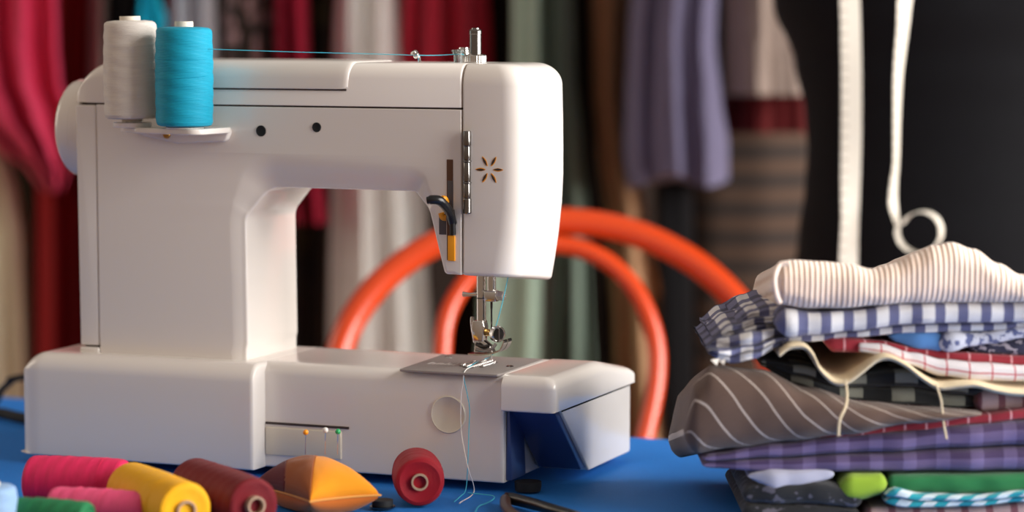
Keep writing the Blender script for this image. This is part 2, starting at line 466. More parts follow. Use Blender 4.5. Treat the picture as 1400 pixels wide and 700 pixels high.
# face plate: plan outline swept up with round shoulders
bm = nB(); rings = []
def plan(x1, y0, y1, r, ins):
    o = fil([(.2850, y0+ins, .0012), (x1-ins, y0+ins, max(.002, r-ins*.6)), (x1-ins, y1-ins, max(.002, r*.9-ins*.6)), (.2850, y1-ins, .0012)], 10)
    return o
lev = []
for k in range(6):
    t = pi/2*k/5; lev.append((.1520+.0025*(1-cos(t)), .0025*(1-sin(t))))
for z in (.165, .18, .20, .22, .24, .26): lev.append((z, 0))
for k in range(13):
    t = pi/2*k/12; lev.append((ZT-.0125*(1-sin(t))*1.25, .0125*(1-cos(t))))
for z, ins in lev:
    bul = .3325-.0085*max(0, (.215-z)/.06)**1.6-.0015*max(0, (z-.24)/.06)**2
    zf = ins
    # front edge keeps a smaller shoulder than the right side
    o = fil([(.2850, .0195+ins*.9, .0012), (bul-ins*1.35, .0195+ins*.9, max(.004, .0175-ins*.5)), (bul-ins*1.35, .105-ins, max(.004, .016-ins*.5)), (.2850, .105-ins, .0012)], 12)
    rings.append([(p[0], p[1], z-(p[1]-.0195)*.12*max(0, min(1, (.20-z)/.048))) for p in o])
rings_to(bm, rings); link('face_plate', bm, PL, sw, angle=50)

# vents: six petal slots, their orange light painted in amber
vc = Yp(669, 232, .0195); fp = [o for o in bpy.data.objects if o.name == 'face_plate'][0]
for k in range(6):
    a = k*pi/3; d = Vector((cos(a), 0, sin(a))); pn = Vector((-sin(a), 0, cos(a)))
    for (nm, s, y, mt) in (('vent_slot_lit', 1.0, .01935, M['amber']), ('vent_hole', .66, .01915, M['seam'])):
        bm = nB(); rr = []; rb_ = []
        L = .0078; wd = .00125
        for i in range(17):
            t = 2*pi*i/16
            if i == 16: break
            l_ = cos(t)*L/2*(s if s == 1 else .82); w_ = sin(t)*wd*(1-.35*abs(cos(t)))*s
            q = vc+d*(.0066+l_)+pn*w_+(pn*.0 if s == 1 else pn*(.0002 if sin(a) >= -.1 else -.0003))
            rr.append((q.x, y, q.z)); rb_.append((q.x, .0225, q.z))
        rings_to(bm, [rr, rb_]); o = link(nm, bm, mt, fp, smooth=False)
# chrome hinge rod at the seam
hp0 = Yp(637.5, 179, .017); hp1 = Yp(637.5, 292, .017)
bm = nB(); L = hp0.z-hp1.z; prof = []
h = [0, .0012]
def seg_(a, b, r): return [(r*.86, a), (r*.97, a+.0003), (r, a+.0007), (r, b-.0007), (r*.97, b-.0003), (r*.86, b)]
prof = [(0, 0)]+seg_(0, L*.185, .0030)+seg_(L*.185, L*.365, .0026)+seg_(L*.365, L*.385, .0031)+seg_(L*.39, L*.62, .0026)+seg_(L*.625, L*.645, .0031)+seg_(L*.65, L*.815, .0026)+seg_(L*.82, L, .0028)+[(0, L)]
lathe(bm, prof, (hp1.x+.0006, .0172, hp1.z), (0, 0, 1), 32); link('hinge_rod', bm, M['hinge'], sw, angle=12)
# lever slot
def fbox(name, px0, py0, px1, py1, yf, yb, material, parent=sw, r=.0003):
    a = Yp(px0, py0, yf); b = Yp(px1, py1, yf); bm = nB()
    box(bm, a.x, b.x, yf, yb, b.z, a.z, r); return link(name, bm, material, parent)
# slot, guide and strip of the presser lever
fbox('lever_slot', 610.5, 218, 619.5, 356, .01915, .03, M['brown_slot'])
fbox('lever_guide', 611.5, 247, 619, 300, .0188, .03, M['grey_slot'])
fbox('indicator_strip', 612, 322, 621.5, 357, .0180, .03, M['amber'])
fbox('lever_shadow_pocket', 600, 292, 610, 321, .0191, .03, M['grey_slot'])  # grey box colours in the shadow beside the lever
def ypts(pts, y): return [Yp(a, b, y) for a, b in pts]
# presser lever: dark finger reaching out of the slot
bm = nB(); pts = [Yp(584, 274, -.004), Yp(592, 273, -.003), Yp(601, 274.5, .0), Yp(609, 282, .006), Yp(615, 291, .012), Yp(619, 305, .018)]
sp = spline(pts, 6)
tube(bm, sp, .003, 12, rfun=lambda t: .0026 if t < .1 else .0034-.0006*abs(t-.4)); link('presser_lever', bm, M['black'], sw)
bm = nB(); pts = [Yp(617, 287, .0165), Yp(618.5, 300, .0165), Yp(619, 321, .0172)]; tube(bm, spline(pts, 5), .0022, 10); link('lever_stem', bm, M['black'], sw)
bm = nB(); pts = [Yp(604, 271, .0125), Yp(608, 271, .0125), Yp(611, 276, .0165)]; tube(bm, spline(pts, 4), .0018, 8); link('lever_insert', bm, M['amber'], sw)
bm = nB(); pts = [Yp(603, 291, .0165), Yp(605, 297, .0165), Yp(610, 298, .0175)]; tube(bm, spline(pts, 4), .0022, 8); link('lever_insert', bm, M['amber'], sw)
# two black plugs
for px, py, r in ((357, 179, .0036), (433, 174, .0031)):
    c = Yp(px, py, .0195); bm = nB(); lathe(bm, [(r+.0004, -.002), (r+.0004, .0003), (r, .0006), (r*.7, .0003), (0, .0001)], (c.x, .0195, c.z), (0, -1, 0), 28); link('black_plug', bm, M['black_matte'], sw)
# handwheel
bm = nB(); R_ = .0375
lathe(bm, [(0, -.0005), (.030, -.0005), (R_*.99, .0005), (R_, .003), (.0375, .008), (.0368, .0085), (.0368, .0165), (.0360, .0190), (.0340, .0208), (.0300, .0220), (.018, .0225), (0, .0225)], (-.0288, .0600, .2487), (-1, 0, 0), 64, wob=lambda a, h: .00025*(1 if int(a*64) % 2 else 0) if .004 < h < .02 else 0)
link('handwheel', bm, PL, sw)
# spool stand
bm = nB()
pl = fil([(.0200, .0020, .010), (.044, -.016, .012), (.101, -.0265, .010), (.1045, .0190, .004), (.020, .0190, .006)], 6)
prism(bm, pl, 'z', .2488, .2530, .0010, .0010, 3); st = link('spool_stand', bm, PL, sw)
bm = nB(); prism(bm, fil([(.030, .2460, .003), (.060, .2405, .008), (.1005, .2425, .005), (.1045, .2525, .003), (.030, .2525, .002)], 6), 'y', .0150, .0205, .0015, .0005, 4); link('mounting_pad', bm, PL, st)
c = Yp(226.5, 184, .013)
bm = nB(); lathe(bm, [(.0030, 0), (.0030, .0012), (.0024, .0022), (.0010, .0024), (.0008, .0016), (0, .0016)], (c.x, .0152, c.z), (0, -1, 0), 20); link('screw', bm, M['brass'], st)
# needle plate
bm = nB(); prism(bm, fil([(.2375, .0150, .002), (.3135, .0150, .002), (.3125, .1060, .002), (.2330, .1060, .008)], 5), 'z', T0-.001, T0+.0006, .0002, .0003, 2)
npl = link('needle_plate', bm, M['plate'], sw)
for (px, py) in ((613, 488), (697, 501)):
    c = Zp(px, py, T0+.0006); bm = nB(); lathe(bm, [(.0028, 0), (.0028, .0002), (.0022, .0006), (0, .0006)], (c.x, c.y, T0+.0006), n=18); link('screw', bm, M['chrome'] if px < 650 else M['dark_steel'], npl)
# feed dogs and slots
cN = (.2790, .058)
for i in range(4):
    y = None; x = .2705+i*.0052
    bm = nB(); box(bm, x, x+.0030, .040 if i in (1, 2) else .046, .080 if i in (1, 2) else .074, T0+.0003, T0+.0009, .0002); link('feed_slot', bm, M['seam'], npl)
    bm = nB()
    y = .043 if i in (1, 2) else .048; e_ = .077 if i in (1, 2) else .071
    while y < e_:
        prism(bm, [(y, 0, 0), (y+.0022, 0, 0), (y+.0017, .0014, 0), (y+.0008, .0014, 0)], 'x', x+.0004, x+.0026, .0001, .0001, 1, lambda p: p+Vector((0, 0, T0+.0006))); y += .0024
    link('feed_dog', bm, M['chrome'], npl)
# engraved seam-guide marks
bm = nB()
for i in range(7):
    x = .2450+i*.0032; box(bm, x, x+.0004, .048, .048+(.012 if i % 2 == 0 else .007), T0+.0005, T0+.00075, .0001, 1)
link('guide_marks', bm, M['plastic'], npl)
# presser bar, foot, needle  (stand at y = .058)
YN = .058
def P(px, py, y=YN): return Yp(px, py, y)
a = P(658, 374); b = P(658, 446)
bm = nB(); lathe(bm, [(.0034, 0), (.0034, a.z-b.z+.006)], b, n=24); link('presser_bar', bm, M['chrome'], sw)
g = P(658, 408); bm = nB(); lathe(bm, [(.0035, 0), (.0036, .0003), (.0035, .0007)], g, n=24); link('scribed_ring', bm, M['black'], sw)
a = P(672, 374, YN-.002); b = P(672, 400, YN-.002)
bm = nB(); lathe(bm, [(.0032, 0), (.0032, a.z-b.z+.005)], b, n=24); link('needle_bar', bm, M['chrome'], sw)
b1 = P(672, 412, YN-.002); c1 = P(672, 397, YN-.002)
bm = nB(); box(bm, b1.x-.0042, b1.x+.0046, b1.y-.004, b1.y+.004, b1.z, c1.z, .0008); nc = link('needle_clamp', bm, M['chrome'], sw)
s1 = P(680, 404, YN-.004); bm = nB(); lathe(bm, [(.0017, 0), (.0017, .003), (.0034, .003), (.0036, .0036), (.0036, .0072), (.003, .008), (0, .008)], s1-Vector((.002, 0, 0)), (1, -.25, 0), 6); link('clamp_screw', bm, M['chrome'], nc)
a = P(672, 412, YN-.002); b = P(672, 458, YN-.002)
bm = nB(); lathe(bm, [(.0001, 0), (.0004, .003), (.00065, .006), (.00065, .018), (.0009, .020), (.0009, a.z-b.z+.001)], b, n=12); link('needle', bm, M['dark_steel'], sw)
# left thread guide pin
bm = nB(); tube(bm, [P(633, 402), P(642, 402.5), P(652, 402)], .0016, 12, rfun=lambda t: .0019 if t < .3 else .0013); link('guide_pin', bm, M['chrome'], sw)
# foot holder
ft = None
def zz(py, y=YN): return P(660, py, y).z
bm = nB(); x0 = P(650, 440).x; x1 = P(663, 440).x
prism(bm, fil([(x0, zz(466), .0008), (x1, zz(466), .0008), (x1+.0012, zz(446), .001), (x1, zz(438), .001), (x0-.0006, zz(438), .001), (x0-.0012, zz(450), .001)], 3), 'y', YN-.0045, YN+.004, .0006, .0006, 3)
ft = link('presser_foot_holder', bm, M['chrome'], sw)
bm = nB(); tube(bm, [P(646, 433), P(645.5, 440), P(646.5, 449), P(648.5, 460), P(650, 468)], .0013, 10, rfun=lambda t: .0015); link('ankle_lever', bm, M['chrome'], ft)
bm = nB(); lathe(bm, [(.0026, 0), (.0026, .004), (.0020, .0046), (.0020, .0085)], P(664, 454)-Vector((.001, 0, 0)), (1, -.35, -.02), 18); link('screw_shank', bm, M['brass'], ft)
tp = P(681, 457, YN-.006)
bm = nB(); lathe(bm, [(0, -.0032), (.0050, -.0032), (.0057, -.0026), (.0057, .0006), (.0050, .0012), (.0046, .0006), (0, .0006)], tp, (1, -.62, .03), 32, wob=lambda a, h: .0002 if int(a*32) % 2 else 0)
ts = link('thumb_screw', bm, M['chrome'], ft)
d_ = Vector((1, -.62, .03)).normalized(); bm = nB(); q = tp+d_*.0009; tube(bm, [q+Vector((0, 0, .0042)), q-Vector((0, 0, .0042))], .0006, 6); link('screw_slot', bm, M['seam'], ts)
# foot: shank block, sole and upturned toes
bm = nB(); prism(bm, fil([(P(650, 484).x, zz(482), .0005), (P(676, 484).x, zz(481), .0005), (P(672, 470).x, zz(472), .002), (P(662, 465).x, zz(464), .001), (P(652, 466).x, zz(465), .001)], 4), 'y', YN-.0035, YN+.0035, .0006, .0006, 3)
link('foot_ankle', bm, M['chrome'], ft)
bm = nB(); tube(bm, [P(651, 470, YN-.006), P(658, 474, YN-.006), P(668, 473, YN-.006)], .0014, 8); link('hinge_pin', bm, M['dark_steel'], ft)
for off in (-.0042, .0042):
    bm = nB(); pts = [P(645, 483.5), P(655, 484.2), P(668, 484), P(680, 482), P(689, 477.5), P(693.5, 470), P(694.5, 465)]
    sp = spline(pts, 5); rr = []
    for i, p in enumerate(sp):
        t = i/(len(sp)-1); nrm = Vector((0, 0, 1)) if t < .7 else Vector((-.7, 0, .7)); hw = .0034
        c = p+Vector((0, off, 0)); rr.append([c+Vector((0, -hw, 0)), c+Vector((0, hw, 0)), c+Vector((0, hw, 0))+nrm*.0011, c+Vector((0, -hw, 0))+nrm*.0011])
    rings_to(bm, rr); link('foot_toe', bm, M['chrome'], ft, angle=30)
bm = nB(); tube(bm, spline([P(651, 478, YN-.009), P(662, 480, YN-.009), P(672, 477, YN-.009), P(678, 470, YN-.007)], 5), .0012, 8); link('foot_spring', bm, M['steel'], ft)
# top furniture: bobbin winder / pressure knob, thread guides
kx, ky = .2777, .060
bm = nB(); lathe(bm, [(0, .0001), (.0072, .0001), (.0078, .0006), (.0078, .0050), (.0070, .0060), (.0048, .0063)], (kx, ky, ZT-.0002), (0, 0, 1), 60, wob=lambda a, h: (.0003 if int(a*60) % 2 else 0) if .0004 < h < .0056 else 0)
link('knurled_collar', bm, M['chrome'], sw)
bm = nB(); lathe(bm, [(.0044, .0055), (.0044, .0200), (.0046, .0204), (.0046, .0225), (.0040, .0236), (.0030, .0236), (.0028, .0246), (0, .0248)], (kx, ky, ZT), (0, 0, 1), 32); link('pressure_knob', bm, M['hinge'], sw, angle=20)
q = Yp(634, 75, .072)
bm = nB(); lathe(bm, [(.0035, 0), (.0035, q.z-ZT-.002), (.0040, q.z-ZT-.001), (.0040, q.z-ZT+.0045), (.0034, q.z-ZT+.0060), (0, q.z-ZT+.0062)], (q.x, .072, ZT-.0006), n=24); link('tension_post', bm, M['chrome'], sw)
for hh in (.0015, .0032):
    bm = nB(); lathe(bm, [(.0042, 0), (.0050, .0006), (.0042, .0012)], (q.x, .072, q.z+hh), n=24); link('tension_disc', bm, M['chrome'], sw)
q2 = Yp(626, 78, .066)
bm = nB(); prism(bm, fil([(q2.x-.0020, ZT-.0006, .0004), (q2.x+.0022, ZT-.0006, .0004), (q2.x+.0026, q2.z+.0030, .0004), (q2.x+.0044, q2.z+.0052, .0006), (q2.x-.0042, q2.z+.0052, .0006), (q2.x-.0022, q2.z+.0012, .0004)], 3), 'y', .063, .069, .0004, .0004, 2); link('clear_guide', bm, M['clear'], sw)
gp = Yp(574, 88, .045)
bm = nB(); pts = [gp+Vector((0, 0, -.004)), Yp(573.5, 84, .045), Yp(572.5, 76, .045), Yp(569, 71.5, .045), Yp(566, 74, .043), Yp(568, 79, .041), Yp(571, 76, .040), Yp(569, 70, .041), Yp(564, 71, .044), Yp(563, 74, .046)]
tube(bm, spline(pts, 6), .0008, 8, rfun=lambda t: .0013-.0005*min(1, t*3)); link('thread_hook', bm, M['chrome'], sw)
settle(sw)

# ================================================================== SPOOLS
def spool(name, label, base, axis, L, r0, r1, col, group=None, core=M['paper'], cr=.0062, stick=.0016, bulge=.0006, cat='thread spool', ridge=.00012, seed=0):
    """wound thread between a base radius and a top radius around a tube core that sticks out at both ends"""
    base = Vector(base); d = Vector(axis).normalized(); o = thing(name, label, cat, base, group); rnd = random.Random(seed)
    tm = thread_mat(name+'_thread', col)
    bm = nB(); prof = [(cr, .0012), (r0*.72, .0006), (r0-.003, .0), (r0-.0008, .0009), (r0, .0028)]
    n = 46
    for i in range(n+1):
        t = i/n; prof.append((r0+(r1-r0)*t+bulge*sin(pi*t)+ridge*rnd.uniform(-1, 1), .0028+(L-.0056)*t))
    prof += [(r1-.0006, L-.0014), (r1-.0026, L-.0002), (r1*.6, L+.0004), (cr, L+.0004)]
    ph = rnd.uniform(0, 6)
    lathe(bm, prof, base, d, 56, wob=lambda a, h: .00018*sin(2*pi*a*3+h*600+ph)); link('wound_thread', bm, tm, o)
    bm = nB(); ci = cr*.78
    lathe(bm, [(ci, -stick), (cr, -stick), (cr, L+stick+.0012), (ci, L+stick+.0012), (ci, L*.5)], base, d, 28, ring=True); link('core', bm, core, o)
    # stray crossing strands
    u, v = frame_of(d)
    for q in range(3):
        bm = nB()
        a0 = rnd.uniform(0, 6); h0 = rnd.uniform(.15, .8)*L; dh = rnd.uniform(-.12, .12)*L; pts = []
        for i in range(16):
            t = i/15; a = a0+t*2.6; h = h0+dh*t; rr = r0+(r1-r0)*h/L+bulge*sin(pi*h/L)+.0002
            pts.append(base+d*h+(u*cos(a)+v*sin(a))*rr)
        tube(bm, pts, .00018, 5); link('loose_strand', bm, tm, o)
    settle(o); return o
cw = Yp(180, 100, -.004); cc = Yp(251.5, 100, -.0105)
spool('thread_cone', 'tall white spool of thread standing left on the machine spool stand', (cw.x, -.0040, .2590), (-.012, .0, 1), .0705, .0198, .0188, (222, 214, 205), core=M['paper'], cr=.0075, stick=.0022, seed=3)
spool('thread_cone', 'tall turquoise spool of thread standing right on the machine spool stand', (cc.x, -.0105, .2545), (.006, 0, 1), .0705, .0202, .0200, (12, 158, 190), core=M['paper'], cr=.0066, stick=.0030, seed=5)
# felt washer / pin bases under each spool belong to the stand
for (x, y, z) in ((cw.x, -.004, .2530), (cc.x, -.0105, .2530)):
    hgt = (.2566 if x < .05 else .2543)-z
    bm = nB(); lathe(bm, [(.0135, 0), (.014, .0006), (.014, max(.0008, hgt-.0004)), (.013, hgt)], (x, y, z-.0002), n=32); o = link('spool_rest', bm, M['plastic'], st)
    bm = nB(); lathe(bm, [(.0028, 0), (.0028, .07), (.001, .072)], (x, y, z), n=14); o = link('spool_pin', bm, M['chrome'], st)
bpy.context.view_layer.update()
for o in bpy.data.objects:
    if o.name.split('.')[0] in ('spool_rest', 'spool_pin'): o.matrix_parent_inverse = Matrix.Identity(4)

# ================================================================== THREADS
m_cyan = mat('turquoise_thread', (70, 190, 215), .6)[0]
m_wht = mat('pale_thread', (236, 228, 222), .7)[0]
def strand(label, pts, material, r=.0003, name='thread', m=10, group=None):
    bm = nB(); tube(bm, spline(pts, m), r, 6); o = link(name, bm, material); return tag(o, label, 'thread', group)
strand('fine turquoise thread stretched from the turquoise spool across the machine top to the metal guides',
       [Vector((cc.x+.0195, -.013, Yp(288, 67, -.012).z)), Yp(400, 71, .01), Yp(500, 73.5, .03), Yp(569, 75.5, .043), Yp(600, 75.5, .055), Yp(628, 74, .0650), Yp(634, 75, .0680)], m_cyan, .0003)
strand('pale turquoise thread running down from the machine head to the needle thumb screw',
       [P(695, 377, YN-.012), P(690, 400, YN-.014), P(684, 425, YN-.016), P(678, 446, YN-.016)], m_cyan, .0003)
ztab = .0022
strand('turquoise thread tail leaving the presser foot and hanging down the base front',
       [P(674, 484, YN-.006), Zp(668, 489, T0+.002), Zp(652, 495, T0+.0018), Zp(640, 503, T0+.0018), Zp(636, 506.5, T0+.0016), Yp(634, 511, .0165), Yp(635, 521, .0165), Yp(639, 540, .0165), Yp(642, 560, .0155), Yp(641, 590, .012), Yp(640, 625, .004), Zp(637, 668, ztab), Zp(630, 678, .0012), Zp(621, 686, .0012)], m_cyan, .00032)
strand('white thread tail leaving the presser foot and hanging down the base front',
       [P(672, 485, YN-.004), Zp(670, 492, T0+.002), Zp(655, 498, T0+.002), Zp(641, 503, T0+.0018), Zp(636, 507, T0+.0016), Yp(634, 512, .0160), Yp(633, 525, .0155), Yp(630.5, 540, .0155), Yp(630, 575, .014), Yp(632, 600, .010), Yp(640, 640, -.004), Zp(648, 672, .0012), Zp(628, 688, .0012)], m_wht, .00036)
strand('short pale thread curling on the blue tablecloth in front of the base',
       [Zp(640, 674, .0012), Zp(660, 676, .0014), Zp(674, 678, .0012), Zp(675, 682, .0012), Zp(665, 688, .0012), Zp(655, 692, .0012), Zp(650, 700, .0012), Zp(650, 708, .0012)], m_cyan, .0004)

# ================================================================== THINGS ON THE TABLE, FOREGROUND
def lying(name, label, pr, pl_, r, col, r2=None, core=M['cardboard'], cr=.006, **kw):
    """a spool lying on the cloth: end points of its axis given on the table plane (right/near end, left/far end)"""
    r2 = r2 or r; a = Vector((pr.x, pr.y, r+.0008)); b = Vector((pl_.x, pl_.y, r2+.0008))
    return spool(name, label, a, b-a, (b-a).length, r, r2, col, core=core, cr=cr, **kw)
G = 'thread spools lying in front of the machine'
lying('thread_reel', 'crimson reel of thread lying end-on beside the pincushion', Zp(574, 694, 0), Zp(574, 694, 0)+FH*.045-RT*.004, .0168, (150, 14, 30), cr=.0058, group=G, seed=11)
lying('thread_reel', 'deep crimson reel lying left of the pincushion, cardboard core facing right', Zp(348, 729, 0), Zp(264, 697, 0), .0175, (112, 4, 18), cr=.0062, group=G, seed=12, stick=.004)
lying('thread_reel', 'golden yellow reel lying between the pink and deep crimson reels', Zp(255, 738, 0), Zp(178, 706, 0), .0180, (250, 178, 8), cr=.0066, group=G, seed=13)
lying('thread_reel', 'large hot pink reel lying behind the small pink reel', Zp(172, 700, 0), Zp(42, 694, 0), .0175, (226, 36, 92), cr=.0062, group=G, seed=14)
lying('thread_reel', 'small slim pink reel lying in front of the large pink reel', Zp(203, 728, 0), Zp(72, 720, 0), .0128, (240, 84, 130), cr=.0045, group=G, seed=15)
lying('thread_reel', 'green reel at the bottom edge in front of the pink reels', Zp(122, 741, 0), Zp(22, 734, 0), .0125, (30, 120, 72), cr=.0045, group=G, seed=16)
spool('thread_reel', 'pale blue reel at the far left bottom corner', Zp(-12, 738, 0)+Vector((0, 0, .0008)), (0, 0, 1), .034, .0165, .0165, (150, 185, 225), cr=.006, group=G, seed=17)

# pincushion: two-lobed patchwork cushion
def cushion():
    A = Zp(424, 686, .012); Bc = Zp(520, 677, .012); D = Zp(346, 664, .012); Cc = Bc+D-A
    o = thing('pincushion', 'orange and brown patchwork pincushion with coloured pins in front of the machine', 'pincushion', (A+Cc)/2-Vector((0, 0, .012)))
    m_or = cloth_mat('orange_cotton', (240, 148, 12)); m_br = cloth_mat('brown_cotton', (150, 78, 22)); m_dr = cloth_mat('dark_red_cotton', (96, 14, 20)); m_un = cloth_mat('rust_cotton', (186, 96, 24))
    def pt(u, v, sgn):
        pin = .10
        uu = u*(1-pin*(1-v*v)); vv = v*(1-pin*(1-u*u))
        p = A*(1-uu)*(1-vv)/4+Bc*(1+uu)*(1-vv)/4+Cc*(1+uu)*(1+vv)/4+D*(1-uu)*(1+vv)/4
        h = (max(0, (1-u*u)*(1-v*v)))**.42
        n_ = noise.noise(Vector((u*3, v*3, sgn)))*.0012*h
        z = .012+(.0235*h+n_ if sgn > 0 else -.0115*min(1, h*1.5))
        return Vector((p.x, p.y, max(.0008, z)))
    N = 48
    def panel(name, cond, sgn, material):
        bm = nB(); vs = {}; lay = bm.loops.layers.uv.verify()
        def gv(i, j):
            if (i, j) not in vs: vs[(i, j)] = bm.verts.new(pt(-1+2*i/N, -1+2*j/N, sgn))
            return vs[(i, j)]
        for i in range(N):
            for j in range(N):
                for tri in (((i, j), (i+1, j), (i+1, j+1)), ((i, j), (i+1, j+1), (i, j+1))):
                    cu = sum(t[0] for t in tri)/3; cv = sum(t[1] for t in tri)/3
                    if cond((cv-cu)/N*2, tri == ((i, j), (i+1, j), (i+1, j+1))):
                        f = bm.faces.new([gv(*t) for t in tri])
                        for lp, t in zip(f.loops, tri): lp[lay].uv = (t[0]/N*.05, t[1]/N*.05)
        ob = link(name, bm, material, o, recalc=True); md = ob.modifiers.new('thickness', 'SOLIDIFY'); md.thickness = .0004; md.offset = -1
    panel('orange_panel', lambda w, lo: w < 0, 1, m_or)
    panel('brown_panel', lambda w, lo: 0 <= w < .98, 1, m_br)
    panel('dark_red_panel', lambda w, lo: w >= .98, 1, m_dr)
    panel('under_panel', lambda w, lo: True, -1, m_un)
    per = [pt(-1+2*i/24, -1, 1) for i in range(24)]+[pt(1, -1+2*i/24, 1) for i in range(24)]+[pt(1-2*i/24, 1, 1) for i in range(24)]+[pt(-1, 1-2*i/24, 1) for i in range(24)]
    bm = nB(); tube(bm, per, .0008, 8, closed=True); link('seam_piping', bm, cloth_mat('tan_cord', (220, 150, 70)), o)
    settle(o)
    for (px, py, col, nm) in ((418, 591, (240, 150, 20), 'orange'), (445, 588, (225, 222, 215), 'white'), (462, 590, (40, 165, 95), 'green')):
        top = H(px, py, 1.765); ft_ = Vector((top.x-.001, top.y+.001, .0335))
        p = thing('pin', nm+' headed dressmaking pin stuck upright in the pincushion', 'pin', ft_)
        bm = nB(); lathe(bm, [(0, -.0020), (.0012, -.0016), (.0019, -.0006), (.0019, .0006), (.0012, .0016), (0, .0020)], top, n=16); link('pin_head', bm, mat('pin_'+nm, col, .25)[0], p)
        bm = nB(); tube(bm, [ft_, top-Vector((0, 0, .0015))], .0003, 6); link('pin_shaft', bm, M['chrome'], p); settle(p)
cushion()
# scissors: dark handled, lying at the bottom edge
def scissors():
    o = thing('scissors', 'dark handled scissors lying on the blue cloth at the bottom edge', 'scissors', Zp(740, 715, 0))
    bm = nB(); pts = [Zp(690, 682, .005), Zp(700, 682, .005), Zp(725, 688, .005), Zp(750, 695, .005), Zp(785, 705, .004), Zp(830, 718, .004)]
    tube(bm, spline(pts, 8), .004, 12, rfun=lambda t: .0046-.0012*t if t > .06 else .003); link('handle', bm, M['black'], o)
    bm = nB(); pts = [Zp(691, 683, .0045), Zp(692, 694, .005), Zp(705, 706, .005), Zp(735, 715, .005), Zp(770, 712, .005), Zp(790, 707, .0045)]
    tube(bm, spline(pts, 8), .0038, 12); link('finger_loop', bm, mat('dark_brown_grip', (66, 44, 34), .35)[0], o)
    bm = nB(); a = Zp(825, 716, .003); b = Zp(980, 756, .003); d = (b-a).normalized(); w = Vector((0, 0, 1)).cross(d)
    rings_to(bm, [[a+w*.005+Vector((0, 0, .001)), a-w*.005+Vector((0, 0, .001)), a-w*.005+Vector((0, 0, -.0015)), a+w*.005+Vector((0, 0, -.0015))], [b+w*.0006, b-w*.0006, b-w*.0006+Vector((0, 0, -.001)), b+w*.0006+Vector((0, 0, -.001))]]); link('blade', bm, M['steel'], o)
    settle(o)
scissors()
# small dark bobbin tip near the cushion
cB = Zp(523, 695, 0)
o = thing('bobbin', 'small dark bobbin lying flat between pincushion and crimson reel', 'bobbin', cB)
bm = nB(); lathe(bm, [(0, .0006), (.0085, .0006), (.0088, .0012), (.0088, .0018), (.004, .0020)], cB, n=28); link('flange', bm, M['dark_steel'], o)
bm = nB(); lathe(bm, [(.004, .0018), (.0072, .0020), (.0072, .0060), (.004, .0062)], cB, n=28); link('wound_thread', bm, M['black_matte'], o); settle(o)
# power leads at the left
def lead(label, pts, r):
    bm = nB(); tube(bm, spline(pts, 10), r, 10); o = link('power_cord', bm, M['cord'], None); tag(o, label, 'cord')
lead('thin black power cord arching up behind the left end of the base', [Vector((-.055, .187, .040)), Vector((-.072, .200, .052)), Yp(30, 516, .215), Yp(15, 522, .222), Yp(2, 533, .232), Yp(-14, 552, .238), Vector((-.30, .235, .0045)), Vector((-.36, .20, .0032))], .0030)
lead('thick black cable lying on the blue cloth left of the machine', [Vector((-.070, .110, .0045)), Vector((-.12, .140, .0045)), Zp(28, 571, .0048), Zp(10, 567, .0048), Zp(-10, 564, .0048), Vector((-.32, .19, .0048)), Vector((-.42, .17, .0048))], .0046)

# ================================================================== CHAIR (bentwood, behind the table)
DC = 2.42
ch = thing('bentwood_chair', 'orange-red lacquered bentwood chair behind the sewing machine', 'chair', HF((750-700)/FPX*DC, DC-.2, FLOOR))
def arc(pts, dist, lean=.0):
    return [H(px, py, dist+(py-300)/1000*lean) for px, py in pts]
outer = [(452, 640), (452, 560), (457, 515), (468, 468), (490, 424), (525, 382), (575, 344), (635, 318), (700, 305), (760, 302), (820, 307), (880, 323), (940, 353), (985, 388), (1020, 428), (1046, 475), (1058, 530), (1060, 600), (1056, 660)]
inner = [(626, 690), (614, 600), (606, 530), (605, 475), (612, 430), (635, 388), (668, 357), (710, 340), (752, 334), (796, 341), (836, 362), (868, 396), (889, 440), (898, 482), (896, 530), (884, 588), (866, 660), (855, 700)]
sq = [(a, b) for a, b in outer]
o1 = arc(outer, DC, -.25); o2 = arc(inner, DC, -.25)
cz = FLOOR+.46
def drop(pt, lat_c, k=.85): return Vector((pt.x, pt.y, cz))
cl = HF((600-700)/FPX*DC, DC-.12, cz); 
pl0 = HF(-.155, DC-.13, cz-.02); pr0 = HF(.225, DC-.13, cz-.02)
bm = nB(); tube(bm, spline([HF(-.15, DC-.10, FLOOR+.004), HF(-.145, DC-.11, FLOOR+.25), pl0]+o1+[pr0, HF(.215, DC-.11, FLOOR+.25), HF(.22, DC-.10, FLOOR+.004)], 8), .0128, 18)
link('back_frame', bm, M['wood_red'], ch)
bm = nB(); tube(bm, spline([HF(-.075, DC-.14, cz-.01)]+o2+[HF(.135, DC-.14, cz-.01)], 8), .0088, 14); link('inner_hoop', bm, M['wood_red'], ch)
sc = HF(.035, DC-.32, cz)
bm = nB(); lathe(bm, [(0, -.012), (.19, -.012), (.2, -.006), (.2, .012), (.19, .018), (.17, .014), (0, .010)], sc, n=56); link('seat', bm, M['wood_red'], ch)
for lx in (-.13, .13):
    bm = nB(); a = sc+RT*lx-FH*.12+Vector((0, 0, -.008)); b = a+RT*lx*.25-FH*.03; b.z = FLOOR+.002
    tube(bm, [a, (a+b)/2, b], .013, 14, rfun=lambda t: .015-.005*t); link('leg', bm, M['wood_red'], ch)
bm = nB(); R_ = .15; tube(bm, [sc+Vector((cos(t/32*2*pi)*R_, sin(t/32*2*pi)*R_, -.2)) for t in range(32)], .007, 10, closed=True); link('leg_ring', bm, M['wood_red'], ch)
settle(ch)

